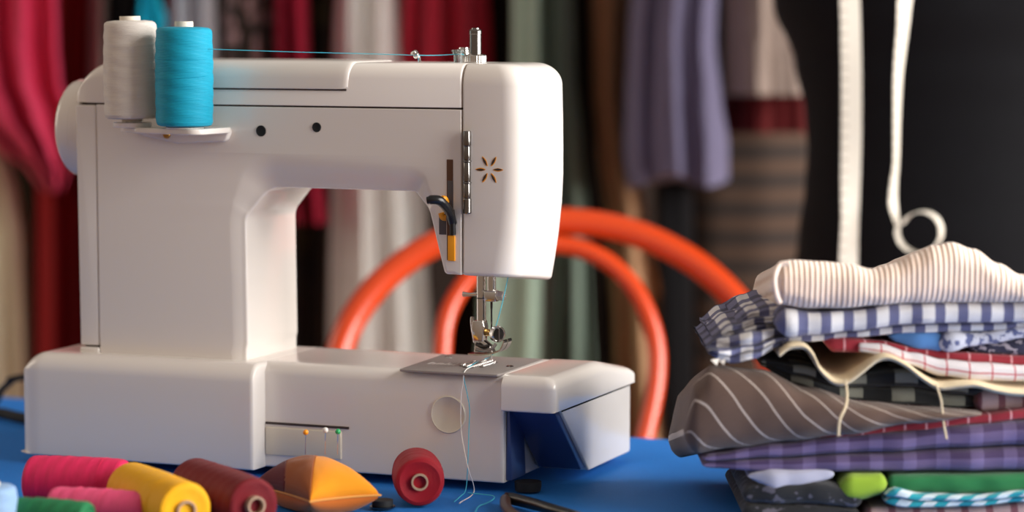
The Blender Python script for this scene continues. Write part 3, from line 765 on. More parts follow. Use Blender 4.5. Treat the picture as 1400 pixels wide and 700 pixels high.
# ================================================================== DRESS FORM + TAPE
DM = 2.5
mc = HF((1318-700)/FPX*DM, DM, 0)
fo = thing('dress_form', 'black dressmaker torso form standing behind the folded fabrics', 'mannequin', (mc.x, mc.y, FLOOR))
m_blk = cloth_mat('black_jersey', (11, 11, 15), .8, sheen=.04, var=.1, spec=.12)
def zpx(py, d): return H(1100, py, d).z
prof = []
for z, a in [(-.26, .155), (-.20, .176), (-.12, .182), (-.03, .176), (.06, .166), (.12, .158), (.17, .152), (.205, .150), (.24, .1525), (.29, .163), (.345, .184), (.40, .200), (.45, .202), (.50, .192), (.56, .186), (.60, .178), (.635, .14), (.66, .075), (.675, .055), (.74, .050)]:
    prof.append((z, a))
def form_r(z): return sinterp([(p[0], p[1]) for p in prof], z)[0]
bm = nB(); rings = []; NR = 72
zs = [prof[0][0]+(prof[-1][0]-prof[0][0])*i/90 for i in range(91)]
def form_pt(z, a, off=0):
    r = form_r(z)+off; fx = 1.0; fz = .78
    bust = .022*math.exp(-((z-.43)/.06)**2)*max(0, -sin(a))**2*(abs(cos(a))*2)**.8 if sin(a) < 0 else 0
    return mc+RT*(r*cos(a)*fx)+FH*(r*sin(a)*fz-bust)+Vector((0, 0, z))
for z in zs: rings.append([form_pt(z, 2*pi*k/NR) for k in range(NR)])
rings_to(bm, rings, uv=lambda i, j: (j/NR*1.0, zs[min(i, 90)])); link('torso', bm, m_blk, fo)
bm = nB(); lathe(bm, [(0, .74), (.046, .74), (.05, .75), (.045, .765), (.015, .775), (.012, .80), (0, .805)], (mc.x, mc.y, 0), n=32); link('neck_cap', bm, M['cardboard'], fo)
bm = nB(); lathe(bm, [(.014, FLOOR+.03), (.014, -.25)], (mc.x, mc.y, 0), n=16); link('pole', bm, M['dark_steel'], fo)
bm = nB(); lathe(bm, [(0, 0), (.16, 0), (.165, .01), (.15, .02), (.03, .035), (0, .035)], (mc.x, mc.y, FLOOR+.001), n=40); link('stand_base', bm, M['black'], fo)
settle(fo)
# tape: hangs round the neck; two ends in front, one curling forward at its tip
m_tape, k = mat('tape_cloth', (226, 220, 205), .6)
uv, u, v = k.uv(); tick = k.math('LESS_THAN', k.math('FRACT', k.math('MULTIPLY', v, 100)), .10)
edge = k.math('LESS_THAN', u, .35)
k.l(k.mix(k.math('MULTIPLY', tick, edge), lin((208, 200, 186)), lin((120, 105, 95))), k.b.inputs['Base Color'])
def ribbon(bm, pts, wid, th=.0006):
    lay_r = []; 
    for i, (p, wv, nv) in enumerate(pts):
        lay_r.append([p-wv*wid/2-nv*th/2, p+wv*wid/2-nv*th/2, p+wv*wid/2+nv*th/2, p-wv*wid/2+nv*th/2])
    L = [0]
    for i in range(1, len(pts)): L.append(L[-1]+(pts[i][0]-pts[i-1][0]).length)
    rings_to(bm, lay_r, uv=lambda i, j: ([0, 1, 1, 0, 0][j], L[min(i, len(L)-1)]))
bm = nB(); seq = []
DT = 2.275
def tp_(px, py, tw, d=DT):
    p = H(px, py, d); wv = (RT*cos(tw)+FH*sin(tw)); nv = (-FH*cos(tw)+RT*sin(tw)); return (p, wv, nv)
left_ = [(1160, 560, .2), (1160, 450, .25), (1160, 360, .30), (1162, 300, .45), (1163, 240, .15), (1164, 180, .0), (1164, 100, .0), (1163, 40, .1), (1162, -40, .1), (1170, -120, .1), (1195, -220, .1)]
for px, py, tw in left_: seq.append(tp_(px, py, tw))
# over the shoulders and round the neck
for z, lat, fwd in ((.60, .245, -.11), (.675, .285, -.07), (.70, .315, 0), (.71, .36, .065), (.71, .434, .085), (.71, .50, .065), (.70, .53, 0), (.675, .53, -.07), (.60, .50, -.11)):
    la = lat; p = HF(la, DM+fwd, z); a = math.atan2(fwd, la-.434); wv = Vector((0, 0, 1)) if abs(fwd) < .07 or fwd > 0 else (RT*.9+Vector((0, 0, .3))).normalized()
    seq.append((p, wv.normalized(), (RT*cos(a)+FH*sin(a)).normalized()))
right_ = [(1310, -200, .6), (1262, -100, .55), (1240, -20, .6), (1234, 40, .85), (1228, 100, 1.0), (1226, 160, 1.12), (1225, 220, 1.18), (1222, 250, 1.1), (1221, 280, 1.0)]
seq2 = [tp_(*q) for q in right_]
# curl at the end: the strip turns forward into a loose ring, seen nearly edge on
cctr = H(1257, 316, DT-.012); Rc = .0195; wv0 = (RT*cos(1.15)+FH*sin(1.15))
tw = 1.0
for i in range(30):
    a = pi-.25+i/29*(2*pi*.97)        # from the left side, under, round to the top
    rr = Rc*(1-.12*i/29)
    n_r = RT*cos(a)+Vector((0, 0, sin(a)))
    wv = (FH*.93+RT*.36*(1)).normalized()
    seq2.append((cctr+n_r*rr+FH*(-.010*i/29), wv, n_r))
def densify(s, m=5):
    P_ = [x[0] for x in s]; sp = spline(P_, m); out = []
    for i, p in enumerate(sp):
        t = i/m; a = min(int(t), len(s)-1); b = min(a+1, len(s)-1); f = t-int(t)
        w_ = s[a][1].lerp(s[b][1], f).normalized(); n__ = s[a][2].lerp(s[b][2], f).normalized(); out.append((p, w_, n__))
    return out
ribbon(bm, densify(seq+seq2), .0178, .0008)
tape = link('measuring_tape', bm, m_tape, None, angle=60); tag(tape, 'white measuring tape draped over the black dress form, one end curled up', 'measuring tape')

# ================================================================== GARMENTS ON THE RAIL
RAILZ = .86
hang = mat('hanger_wood', (120, 80, 45), .5)[0]
rail = thing('clothes_rail', 'metal clothes rail carrying the garments behind the chair', 'clothes rail', HF(-.15, 3.1, FLOOR))
bm = nB(); tube(bm, [HF(-1.0, 3.1, RAILZ), HF(.75, 3.1, RAILZ)], .0125, 16); link('rail_bar', bm, M['steel'], rail)
for lx in (-1.0, .75):
    bm = nB(); tube(bm, [HF(lx, 3.1, FLOOR+.02), HF(lx, 3.1, RAILZ)], .0125, 16); link('post', bm, M['steel'], rail)
    bm = nB(); tube(bm, [HF(lx, 2.85, FLOOR+.014), HF(lx, 3.35, FLOOR+.014)], .0135, 14); link('foot_bar', bm, M['steel'], rail)
settle(rail)
def garment(name, label, cat, col, tab, dist=3.0, th=.16, folds=3, amp=.014, seed=0, material=None, sheen=.05, hem=.0, group=None, rough=.8, var=.12, phase=None):
    """hanging garment seen edge on: closed pleated sleeve of cloth; tab rows (py, xl, xr) in frame pixels at its distance"""
    rnd = random.Random(seed); ph = rnd.uniform(0, 6) if phase is None else phase
    y1 = tab[-1][0]; y0 = -470; n = 44; N = 64; rings = []
    zt = .70; first = tab[0]
    o_lat = (sum(first[1:3])/2-700)/FPX*dist
    rows = []
    for i in range(n+1):
        t = i/n; py = y1+(y0-y1)*t
        xl, xr = sinterp(tab, py)[:2]
        if py < -120:                       # narrow to the shoulder
            f = (-120-py)/350; c = (xl+xr)/2; w = (xr-xl)/2*(1-.55*f**2); xl, xr = c-w, c+w
        rows.append((py, xl, xr, t))
    for (py, xl, xr, t) in rows:
        ring = []; c = (xl+xr)/2; hw = (xr-xl)/2
        for k in range(N):
            a = 2*pi*k/N; ca = cos(a); sa = sin(a)
            s = abs(ca)**.75*(1 if ca > 0 else -1)
            px = c+hw*s
            f = folds*pi
            w1 = sin(s*f+ph+.5*sin(py*.008+ph))+.45*sin(s*f*2.3+ph*2+py*.004)
            f2 = 1 if t > .3 else 1
            dpt = dist+sa*abs(sa)**-.3*th/2*(1-.5*max(0, t-.75)) if abs(sa) > 1e-4 else dist
            dpt += (amp*w1*(1-.6*t))*(1 if sa < 0 else .5)*min(1, abs(sa)*3)
            p = H(px, py+hem*sin(s*4+ph)*(1 if t < .02 else max(0, 1-t*8)), dpt); ring.append(p)
        rings.append(ring)
    bm = nB(); rings_to(bm, rings, uv=lambda i, j: (j/N*.5, i/n*1.2))
    o = thing(name, label, cat, HF(o_lat, dist, rings[0][0].z), group)
    link('cloth', bm, material or cloth_mat(name+'_cloth', col, rough, sheen, weave=6000, var=var, spec=.12 if rough > .6 else .4), o)
    top = rings[-1]; tc_ = sum(top, Vector())/len(top)
    bm = nB(); tube(bm, spline([HF(o_lat, dist-.09, tc_.z-.012), HF(o_lat, dist, tc_.z+.012), HF(o_lat, dist+.09, tc_.z-.012)], 6), .007, 10); link('hanger', bm, hang, o)
    # hook up to the rail
    pts = [HF(o_lat, dist, tc_.z+.012), HF(o_lat, dist+(3.1-dist)*.3, (tc_.z+RAILZ)/2), HF(o_lat, 3.1-.016, RAILZ-.012), HF(o_lat, 3.1-.0165, RAILZ+.004), HF(o_lat, 3.1, RAILZ+.0155), HF(o_lat, 3.1+.014, RAILZ+.006)]
    bm = nB(); tube(bm, spline(pts, 6), .0022, 8); link('hook', bm, M['steel'], o)
    settle(o); return o
def floral(name, base, spots, scale=60):
    m, k = mat(name, base, .8, sheen=.2); vo = k.n('ShaderNodeTexVoronoi'); vo.inputs['Scale'].default_value = scale; k.l(k.obj(), vo.inputs['Vector'])
    c = None; cur = lin(base); seed_ = vo.outputs['Color']; sp = k.n('ShaderNodeSeparateColor'); k.l(seed_, sp.inputs[0])
    inside = k.math('LESS_THAN', vo.outputs['Distance'], .42)
    for i, (col) in enumerate(spots):
        f = k.math('MULTIPLY', inside, k.math('GREATER_THAN', sp.outputs[i % 3], .58)); cur = k.mix(f, cur, lin(col))
    k.l(cur, k.b.inputs['Base Color']); return m
def hstripe(name, a, b, period, duty=.5, ax='v', rough=.85, soft=.12):
    m, k = mat(name, a, rough, sheen=.25); tcn = k.n('ShaderNodeTexCoord'); s = k.n('ShaderNodeSeparateXYZ'); k.l(tcn.outputs['Object'], s.inputs[0])
    fr = k.math('FRACT', k.math('DIVIDE', s.outputs['Z'], period)); d = k.math('ABSOLUTE', k.math('SUBTRACT', fr, .5))
    mrn = k.n('ShaderNodeMapRange', interpolation_type='SMOOTHSTEP'); k.l(d, mrn.inputs[0]); mrn.inputs[1].default_value = duty/2-soft; mrn.inputs[2].default_value = duty/2+soft
    k.l(k.mix(mrn.outputs[0], lin(a), lin(b)), k.b.inputs['Base Color']); return m
GG = garment
B = 640
GG('curtain', 'cream curtain panel hanging at the far left behind the red dresses', 'curtain', (250, 240, 214), [(150, -120, -20), (200, -120, 4), (260, -120, 26), (330, -115, 36), (545, -110, 42), (B, -110, 42)], 3.08, .05, 4, .01, 1)
GG('dark_gap_fill', 'near-black olive cloth filling the dark gap behind the red dress at far left', 'garment', (44, 34, 20), [(0, 20, 75), (200, 15, 70), (300, 20, 72), (B, 25, 76)], 3.4, .05, 2, .01, 2)  # dark cloth put in to fill the dark gap here
GG('satin_dress', 'bright pink-red satin dress gathered at the waist at far left', 'dress', (214, 52, 92), [(-60, -80, 76), (60, -80, 80), (110, -70, 84), (160, -50, 98), (200, -8, 100), (235, 38, 96), (262, 60, 84)], 2.92, .14, 3.2, .024, 3, rough=.5, phase=1.1)
GG('velvet_dress', 'dark blood-red velvet dress hanging beside the sewing machine handwheel', 'dress', (140, 6, 16), [(-60, 78, 128), (100, 74, 126), (180, 62, 126), (250, 50, 126), (B, 50, 130)], 3.06, .12, 2, .016, 4)
GG('wool_coat', 'greyish brown coat hanging between red dress and white spool', 'coat', (130, 112, 104), [(-60, 122, 146), (300, 120, 148), (B, 120, 148)], 3.0, .14, 1.4, .01, 5)
GG('dark_jacket', 'black jacket hanging behind the white spool', 'jacket', (34, 30, 36), [(-60, 140, 205), (300, 140, 205), (B, 140, 205)], 3.22, .08, 2, .012, 6)
GG('scarf', 'vivid turquoise scarf end hanging between the two machine spools', 'scarf', (20, 176, 208), [(-60, 196, 212), (0, 190, 218), (25, 188, 228), (55, 196, 226)], 2.9, .03, 1, .006, 7)
GG('silver_dress', 'silvery white satin dress hanging behind the turquoise spool', 'dress', (196, 192, 198), [(-60, 230, 292), (60, 226, 300), (200, 222, 304), (B, 220, 306)], 3.0, .16, 2.4, .02, 8, rough=.45)
GG('navy_shirt', 'dark navy shirt hanging beside the turquoise scarf', 'shirt', (38, 46, 70), [(-60, 205, 240), (200, 205, 240), (B, 205, 240)], 3.14, .1, 1.5, .01, 9)
GG('floral_dress', 'dark dress with cream and rust flower print above the machine arm', 'dress', (52, 38, 32), [(-60, 306, 372), (60, 304, 378), (B, 300, 380)], 3.0, .14, 2, .012, 10, material=floral('floral_print', (56, 42, 34), [(226, 212, 200), (176, 98, 60), (190, 150, 150)], 48))
GG('crimson_skirt', 'crimson skirt ending above a dark flower print garment, seen through the arm opening', 'skirt', (156, 16, 48), [(-60, 374, 420), (100, 376, 424), (250, 392, 446), (306, 396, 452)], 2.96, .14, 2, .018, 11)
GG('dark_dress', 'near-black dress with faint rust flowers seen low through the arm opening', 'dress', (30, 20, 18), [(-60, 400, 466), (250, 396, 462), (B, 392, 462)], 3.16, .12, 2, .012, 12, material=floral('dark_floral_print', (54, 38, 28), [(120, 50, 30), (100, 86, 44), (40, 30, 30)], 22))
GG('cream_dress', 'off-white dress falling in wide folds behind the machine arm', 'dress', (252, 247, 240), [(-60, 462, 540), (60, 456, 545), (200, 452, 572), (300, 450, 582), (B, 446, 600)], 2.98, .16, 2.6, .022, 13)
GG('wine_dress', 'wine red dress hanging behind the bobbin knob', 'dress', (198, 48, 70), [(-60, 552, 664), (60, 548, 672), (180, 545, 682), (240, 550, 690)], 3.0, .16, 3, .022, 14)
GG('brown_jacket', 'very dark brown jacket between wine dress and grey-green dress', 'jacket', (42, 32, 26), [(-60, 664, 745), (120, 670, 760), (B, 585, 700)], 3.24, .1, 2, .012, 15)
GG('sage_dress', 'pale sage green dress seen behind the needle', 'dress', (186, 210, 190), [(120, 700, 740), (240, 672, 744), (380, 656, 744), (B, 650, 742)], 2.90, .06, 1.4, .006, 16, var=.06)
GG('grey_green_dress', 'grey-green silky dress in vertical folds right of the machine head', 'dress', (128, 148, 134), [(-60, 728, 782), (80, 732, 786), (200, 748, 796), (300, 756, 804), (B, 742, 818)], 2.94, .1, 2.2, .02, 17, rough=.5)
GG('dark_gap_fill', 'blackish brown cloth filling the dark gap between grey-green dress and tan coat', 'coat', (34, 24, 18), [(-60, 775, 822), (300, 790, 850), (B, 800, 860)], 3.18, .1, 2, .01, 18)  # dark cloth fills the dark gap between its neighbours
GG('tan_coat', 'tan brown coat hanging left of the slate jacket', 'coat', (196, 152, 116), [(-60, 806, 862), (120, 810, 856), (200, 816, 864), (300, 828, 884), (450, 838, 915), (B, 846, 930)], 3.02, .14, 2, .018, 19)
GG('slate_jacket', 'slate violet jacket whose hem ends above the chair back', 'jacket', (122, 117, 146), [(-60, 866, 984), (60, 858, 980), (140, 854, 988), (200, 852, 996), (246, 858, 996)], 2.9, .16, 2.7, .009, 20, hem=10)
GG('black_trousers', 'black trousers hanging below the slate jacket', 'trousers', (14, 13, 16), [(200, 894, 948), (B, 906, 950)], 3.0, .1, 1, .006, 21)
GG('beige_blouse', 'mauve beige blouse ending in a brown hem beside the dress form', 'blouse', (162, 144, 134), [(-60, 988, 1090), (60, 990, 1096), (130, 990, 1100)], 2.92, .12, 2, .006, 22)
GG('red_skirt', 'dark red skirt showing below the mauve beige blouse', 'skirt', (80, 18, 20), [(100, 988, 1104), (182, 986, 1106)], 3.0, .12, 2, .008, 23)
GG('striped_dress', 'brown knit dress with dark horizontal stripes beside the dress form', 'dress', (100, 72, 52), [(-60, 950, 1110), (250, 944, 1112), (B, 940, 1120)], 3.16, .10, 1.0, .004, 24, material=hstripe('brown_stripe_knit', (72, 50, 35), (30, 18, 12), .0345, .5))

# ================================================================== PILE OF FOLDED FABRICS
DP = 1.70
def Cm(px): return 0
def slab(name, label, cat, top, bot, material, d0=DP, depth=.15, bulge=None, layers=1, n=90, back_drop=.0, wrink=.0008, seed=0, endround=.006, uvs=1.0, skew=0, m=16, group=None, xs=None, tag_it=True, parent=None, lip=0):
    """one folded cloth: rounded fold facing the camera; top / bot tables (px, py) of its visible front edge"""
    rnd = random.Random(seed); x0 = min(top[0][0], bot[0][0]); x1 = max(top[-1][0], bot[-1][0]); bm = nB()
    for Lr in range(layers):
        rings = []; LU = []
        acc = 0; prev = None
        for i in range(n+1):
            t = i/n; px = x0+(x1-x0)*t
            yt, = sinterp(top, px); yb, = sinterp(bot, px)
            a_, b_ = yt+(yb-yt)*Lr/layers, yt+(yb-yt)*(Lr+1)/layers
            if layers > 1: b_ -= (b_-a_)*.04
            dd = d0+skew*(px-1200)/1000+(Lr % 2)*.002
            pt = H(px, a_, dd); pb = H(px, b_, dd)
            th = max(.0008, pt.z-pb.z); mid = (pt+pb)/2
            e = 1
            L_ = (x1-x0)/FPX*dd; s_ = t*L_
            if s_ < endround: e = sqrt(max(0.02, 1-(1-s_/endround)**2))
            if L_-s_ < endround: e = min(e, sqrt(max(0.02, 1-(1-(L_-s_)/endround)**2)))
            th2 = th/2*e; bl = (bulge if bulge is not None else th*.55)*(.4+.6*e); ring = []
            wv = wrink*noise.noise(Vector((px*.02, Lr*3.1+seed, 0)))*3
            db = depth
            zb_ = mid.z-back_drop
            # back top -> front top
            for q in range(5):
                f = q/4; zz_ = (zb_*(1-f)+mid.z*f); nzv = wrink*2*noise.noise(Vector((px*.012, f*3+seed, Lr)))*(1-f)
                ring.append(Vector((mid.x, mid.y, zz_+th2+nzv))+FH*(db*(1-f)))
            for q in range(1, m):
                a = pi/2-pi*q/m
                nzv = wrink*noise.noise(Vector((px*.03, q*.35+seed*2, Lr*2.3)))
                ring.append(Vector((mid.x, mid.y, mid.z+sin(a)*abs(sin(a))**-.25*th2 if abs(sin(a)) > 1e-3 else mid.z))-FH*(cos(a)*bl*(1 if a > -.2 else 1)+nzv+wv))
            for q in range(5):
                f = q/4; zz_ = (mid.z*(1-f)+zb_*f)
                ring.append(Vector((mid.x, mid.y, zz_-th2))+FH*(db*f))
            rings.append(ring)
            if prev is not None: acc += math.hypot((mid-prev).length, 0)
            prev = mid; LU.append(acc)
        V_ = []
        r_ = rings[len(rings)//2]; c0 = 0; V_ = [0]
        for i in range(1, len(r_)): c0 += (r_[i]-r_[i-1]).length; V_.append(c0)
        V_.append(c0+.02)
        rings_to(bm, rings, uv=lambda i, j: (LU[min(i, len(LU)-1)]*uvs, V_[j]*uvs))
    o = link(name, bm, material, parent, angle=70)
    if tag_it: tag(o, label, cat, group)
    return o
def pat(name, build, rough=.85, sheen=.2, weave=9000, wb=.4):
    m, k = mat(name, (200, 200, 200), rough, sheen=sheen); uv, u, v = k.uv()
    nz = k.noise(uv, 60, 3); c = build(k, u, v, nz)
    fine = k.noise(uv, 1800, 2, .6)
    mul = k.n('ShaderNodeMix', data_type='RGBA', blend_type='MULTIPLY'); mul.inputs[0].default_value = .55
    k.l(c, mul.inputs[6]); mr_ = k.n('ShaderNodeMapRange'); k.l(fine, mr_.inputs[0]); mr_.inputs[1].default_value = .3; mr_.inputs[2].default_value = .7; mr_.inputs[3].default_value = .45; mr_.inputs[4].default_value = 1.1
    k.l(mr_.outputs[0], mul.inputs[7]); k.l(mul.outputs[2], k.b.inputs['Base Color'])
    h = k.math('MULTIPLY', k.math('SINE', k.math('MULTIPLY', u, weave)), k.math('SINE', k.math('MULTIPLY', v, weave)))
    k.bump(h, wb, .0005); return m
def sq_(k, x, p, duty=.5, off=0): return k.math('LESS_THAN', k.math('FRACT', k.math('MULTIPLY_ADD', x, 1/p, off+20)), duty)
def gingham(k, u, v, nz):
    a = sq_(k, u, .0150, .45); b = sq_(k, v, .030, .42, .32)
    s = k.math('ADD', a, b); c = k.mix(k.math('MULTIPLY', s, .5), lin((236, 234, 236)), lin((36, 44, 88)))
    both = k.math('GREATER_THAN', s, 1.5); one = k.math('GREATER_THAN', s, .5)
    return k.mix(both, k.mix(one, lin((238, 236, 238)), lin((104, 106, 146))), lin((38, 44, 84)))
m_ging = pat('navy_gingham', gingham)
def redcheck(k, u, v, nz):
    a = k.math('MAXIMUM', sq_(k, u, .0150, .06), sq_(k, v, .0150, .06)); return k.mix(a, lin((238, 230, 230)), lin((200, 44, 62)))
m_red = pat('red_check', redcheck)
def redband(k, u, v, nz): return k.mix(sq_(k, u, .014, .10), lin((160, 28, 46)), lin((226, 160, 165)))
m_redb = pat('red_ticked', redband)
def floralb(k, u, v, nz):
    n1 = k.noise(k.uv()[0], 170, 2); f = k.math('GREATER_THAN', n1, .52); return k.mix(f, lin((216, 218, 232)), lin((96, 104, 150)))
m_flor = pat('blue_flower_cotton', floralb)
def darkfl(k, u, v, nz):
    n1 = k.noise(k.uv()[0], 190, 2); return k.mix(k.math('GREATER_THAN', n1, .56), lin((44, 44, 72)), lin((190, 180, 190)))
m_dfl = pat('dark_flower_cotton', darkfl)
def plaid(k, u, v, nz):
    a = sq_(k, u, .034, .45, .35); b = sq_(k, v, .030, .5, .15)
    c = k.mix(a, lin((22, 26, 32)), lin((58, 60, 60))); return k.mix(k.math('MULTIPLY', a, b), c, lin((150, 152, 142)))
m_plaid = pat('dark_plaid', plaid)
def linen(k, u, v, nz):
    w = k.math('SUBTRACT', k.math('MULTIPLY', v, 1.0), k.math('MULTIPLY', u, .75))
    ln = sq_(k, k.math('ADD', w, k.math('MULTIPLY', nz, .002)), .0155, .075); base = k.mix(nz, lin((84, 60, 48)), lin((112, 86, 72)))
    return k.mix(ln, base, lin((206, 190, 178)))
m_lin = pat('brown_linen', linen, weave=10000)
def purp(k, u, v, nz):
    a = sq_(k, u, .022, .4); b = sq_(k, v, .016, .35); return k.mix(k.math('MULTIPLY', k.math('ADD', a, b), .5), lin((70, 48, 90)), lin((124, 106, 150)))
m_pur = pat('purple_check', purp)
def teal(k, u, v, nz):
    w = k.math('ADD', u, k.math('MULTIPLY', v, 1.1)); return k.mix(sq_(k, w, .0165, .5), lin((10, 158, 170)), lin((216, 232, 236)))
m_teal = pat('teal_white_stripe', teal)
m_cream = cloth_mat('cream_cotton', (222, 202, 166), .9)
m_lime = cloth_mat('lime_cotton', (146, 178, 48), .9)
m_green = cloth_mat('green_cotton', (34, 112, 62), .9)
m_dark = pat('black_flower_cotton', lambda k, u, v, nz: k.mix(k.math('GREATER_THAN', k.noise(k.uv()[0], 130, 2), .6), lin((16, 18, 24)), lin((96, 92, 104))))
m_rose = pat('rose_check', lambda k, u, v, nz: k.mix(sq_(k, u, .016, .3), lin((176, 150, 150)), lin((120, 70, 80))))
m_lav = cloth_mat('pale_lavender_cotton', (178, 178, 196), .9)
# ribbed knit
m_knit, k = mat('ribbed_knit', (224, 196, 172), .9, sheen=.5); uv, u, v = k.uv()
wob_ = k.noise(uv, 30, 2); w_ = k.math('SINE', k.math('MULTIPLY_ADD', u, 2*pi/.0035, k.math('MULTIPLY', wob_, 3)))
kn = k.math('SINE', k.math('MULTIPLY', v, 2*pi/.0018)); h_ = k.math('MULTIPLY_ADD', kn, .2, w_)
mrn = k.n('ShaderNodeMapRange'); k.l(w_, mrn.inputs[0]); mrn.inputs[1].default_value = -1; mrn.inputs[2].default_value = .2
k.l(k.mix(mrn.outputs[0], lin((220, 186, 162)), lin((244, 222, 206))), k.b.inputs['Base Color']); k.bump(h_, .5, .0009)

# bottom to top
slab('folded_fabric', 'dusky rose checked fabric at the very bottom of the pile', 'folded fabric', [(1180, 692), (1300, 692), (1480, 678)], [(1180, 722), (1480, 722)], m_rose, seed=1, depth=.14)
slab('folded_fabric', 'black fabric with pale flowers bulging at the lower left of the pile', 'folded fabric', [(1015, 664), (1050, 656), (1110, 655), (1178, 668)], [(1015, 712), (1060, 722), (1176, 722)], m_dark, seed=2, depth=.14, layers=2)
slab('folded_fabric', 'teal and white striped fabric folded twice, below the green fabric', 'folded fabric', [(1210, 672), (1225, 668), (1260, 676), (1330, 678), (1400, 672), (1480, 668)], [(1210, 690), (1240, 694), (1330, 692), (1400, 686), (1480, 680)], m_teal, seed=3, layers=2, depth=.14, d0=DP-.012)
slab('folded_fabric', 'lime green fabric folded beside the dark green one near the bottom', 'folded fabric', [(1146, 652), (1165, 646), (1212, 646)], [(1146, 680), (1170, 684), (1212, 674)], m_lime, seed=4, depth=.14)
slab('folded_fabric', 'dark green fabric folded above the teal striped one', 'folded fabric', [(1213, 648), (1300, 647), (1480, 644)], [(1213, 670), (1250, 673), (1330, 675), (1480, 666)], m_green, seed=5, depth=.14, endround=.003)
slab('folded_fabric', 'pale lavender fabric corner poking out at the lower left of the pile', 'folded fabric', [(1022, 646), (1056, 640), (1140, 640)], [(1024, 655), (1060, 672), (1080, 668), (1140, 655)], m_lav, seed=6, depth=.13)
slab('folded_fabric', 'purple checked fabric below the red fabric with white ticks', 'folded fabric', [(960, 622), (1060, 606), (1150, 595), (1220, 590), (1300, 581), (1400, 574), (1480, 570)], [(960, 640), (1060, 645), (1480, 643)], m_pur, seed=7, depth=.15, layers=2)
slab('folded_fabric', 'red fabric edge with small white ticks rising to the right', 'folded fabric', [(1120, 594), (1180, 586), (1250, 577), (1330, 567), (1400, 559), (1480, 552)], [(1120, 602), (1180, 594), (1250, 589), (1330, 580), (1400, 573), (1480, 569)], m_redb, seed=8, depth=.15)
slab('folded_fabric', 'brown linen with thin white stripes, thick fold at the left of the pile', 'folded fabric', [(934, 560), (950, 520), (972, 499), (1040, 505), (1100, 528), (1180, 548), (1260, 555), (1340, 560)], [(934, 622), (1000, 612), (1080, 602), (1150, 594), (1250, 577), (1340, 566)], m_lin, seed=9, depth=.16, bulge=.018, endround=.010, skew=-.02, back_drop=.03)
slab('folded_fabric', 'black and grey plaid fabric squeezed under the cream cloth', 'folded fabric', [(1040, 492), (1090, 500), (1150, 512), (1240, 505), (1300, 520), (1345, 528)], [(1040, 502), (1080, 524), (1150, 546), (1240, 553), (1300, 558), (1345, 556)], m_plaid, seed=10, depth=.15, layers=2, d0=DP+.012)
slab('folded_fabric', 'dark checked filler fabric at right below the cream cloth', 'folded fabric', [(1330, 532), (1400, 540), (1480, 540)], [(1330, 562), (1400, 560), (1480, 553)], m_rose, seed=20, depth=.15, d0=DP+.012)
# cream sheet with a wavy free edge
edge_ = [(1066, 484), (1080, 474), (1100, 474), (1112, 486), (1122, 506), (1140, 522), (1158, 522), (1178, 508), (1200, 491), (1218, 489), (1240, 500), (1262, 517), (1284, 529), (1310, 527), (1335, 526), (1365, 534), (1400, 538), (1480, 540)]
bm = nB(); rings = []; n = 130
esp = spline([Vector((a, b, 0)) for a, b in edge_], 8)
for q in esp:
    f0 = H(q.x, q.y, DP-.012); zb = H(1200, 488+.05*(q.x-1066), DP).z; th = .0040; ring = []
    prof_ = [(0, 1), (.2, .92), (.5, .6), (.8, .25), (1, 0)]
    for f, w in prof_: ring.append(Vector((f0.x, f0.y, zb+(f0.z-zb)*w+th/2))+FH*(f*.13))
    for f, w in prof_[::-1]: ring.append(Vector((f0.x, f0.y, zb+(f0.z-zb)*w-th/2))+FH*(f*.13))
    ring.append(Vector((f0.x, f0.y, f0.z))-FH*.0015)
    rings.append(ring)
rings_to(bm, rings, uv=lambda i, j: (i*.002, j*.01)); tag(link('folded_fabric', bm, m_cream, None, angle=60), 'cream cotton cloth with a wavy hanging edge in the middle of the pile', 'folded fabric')
m_thr = mat('cream_thread', (206, 188, 156), .8)[0]
strand('cream loose thread hanging from the wavy cloth, left of two', [H(1156, 520, DP-.015), H(1158, 540, DP-.020), H(1156, 556, DP-.026), H(1148, 574, DP-.030), H(1146, 596, DP-.030)], m_thr, .0009, 'loose_thread')
strand('cream loose thread hanging from the wavy cloth, right of two', [H(1280, 526, DP-.015), H(1286, 545, DP-.018), H(1288, 560, DP-.018), H(1290, 578, DP-.018), H(1294, 600, DP-.020)], m_thr, .0008, 'loose_thread')
slab('folded_fabric', 'white fabric with thin red check lines above the cream cloth', 'folded fabric', [(1172, 469), (1200, 470), (1250, 483), (1290, 492), (1340, 496), (1400, 500), (1480, 500)], [(1172, 481), (1205, 486), (1240, 499), (1290, 514), (1340, 520), (1400, 521), (1480, 521)], m_red, seed=12, depth=.14, d0=DP, endround=.001)
slab('folded_fabric', 'crimson fabric fold showing between gingham and white checked fabric', 'folded fabric', [(1124, 459), (1150, 460), (1200, 466), (1260, 476), (1310, 482), (1400, 486), (1480, 486)], [(1124, 470), (1140, 481), (1175, 482), (1200, 470), (1250, 483), (1290, 491), (1340, 496), (1400, 500), (1480, 500)], m_redb, seed=13, depth=.14, d0=DP+.006)
slab('folded_fabric', 'pale cotton with small blue flowers tucked under the gingham at right', 'folded fabric', [(1282, 456), (1300, 452), (1330, 455), (1400, 444), (1480, 444)], [(1282, 480), (1300, 481), (1325, 474), (1350, 470), (1400, 462), (1480, 462)], m_flor, seed=14, depth=.14, d0=DP+.004)
slab('folded_fabric', 'dark cotton with small pale flowers at right below the gingham', 'folded fabric', [(1325, 472), (1360, 468), (1400, 462), (1480, 462)], [(1325, 481), (1360, 484), (1400, 486), (1480, 486)], m_dfl, seed=15, depth=.14, d0=DP+.010)
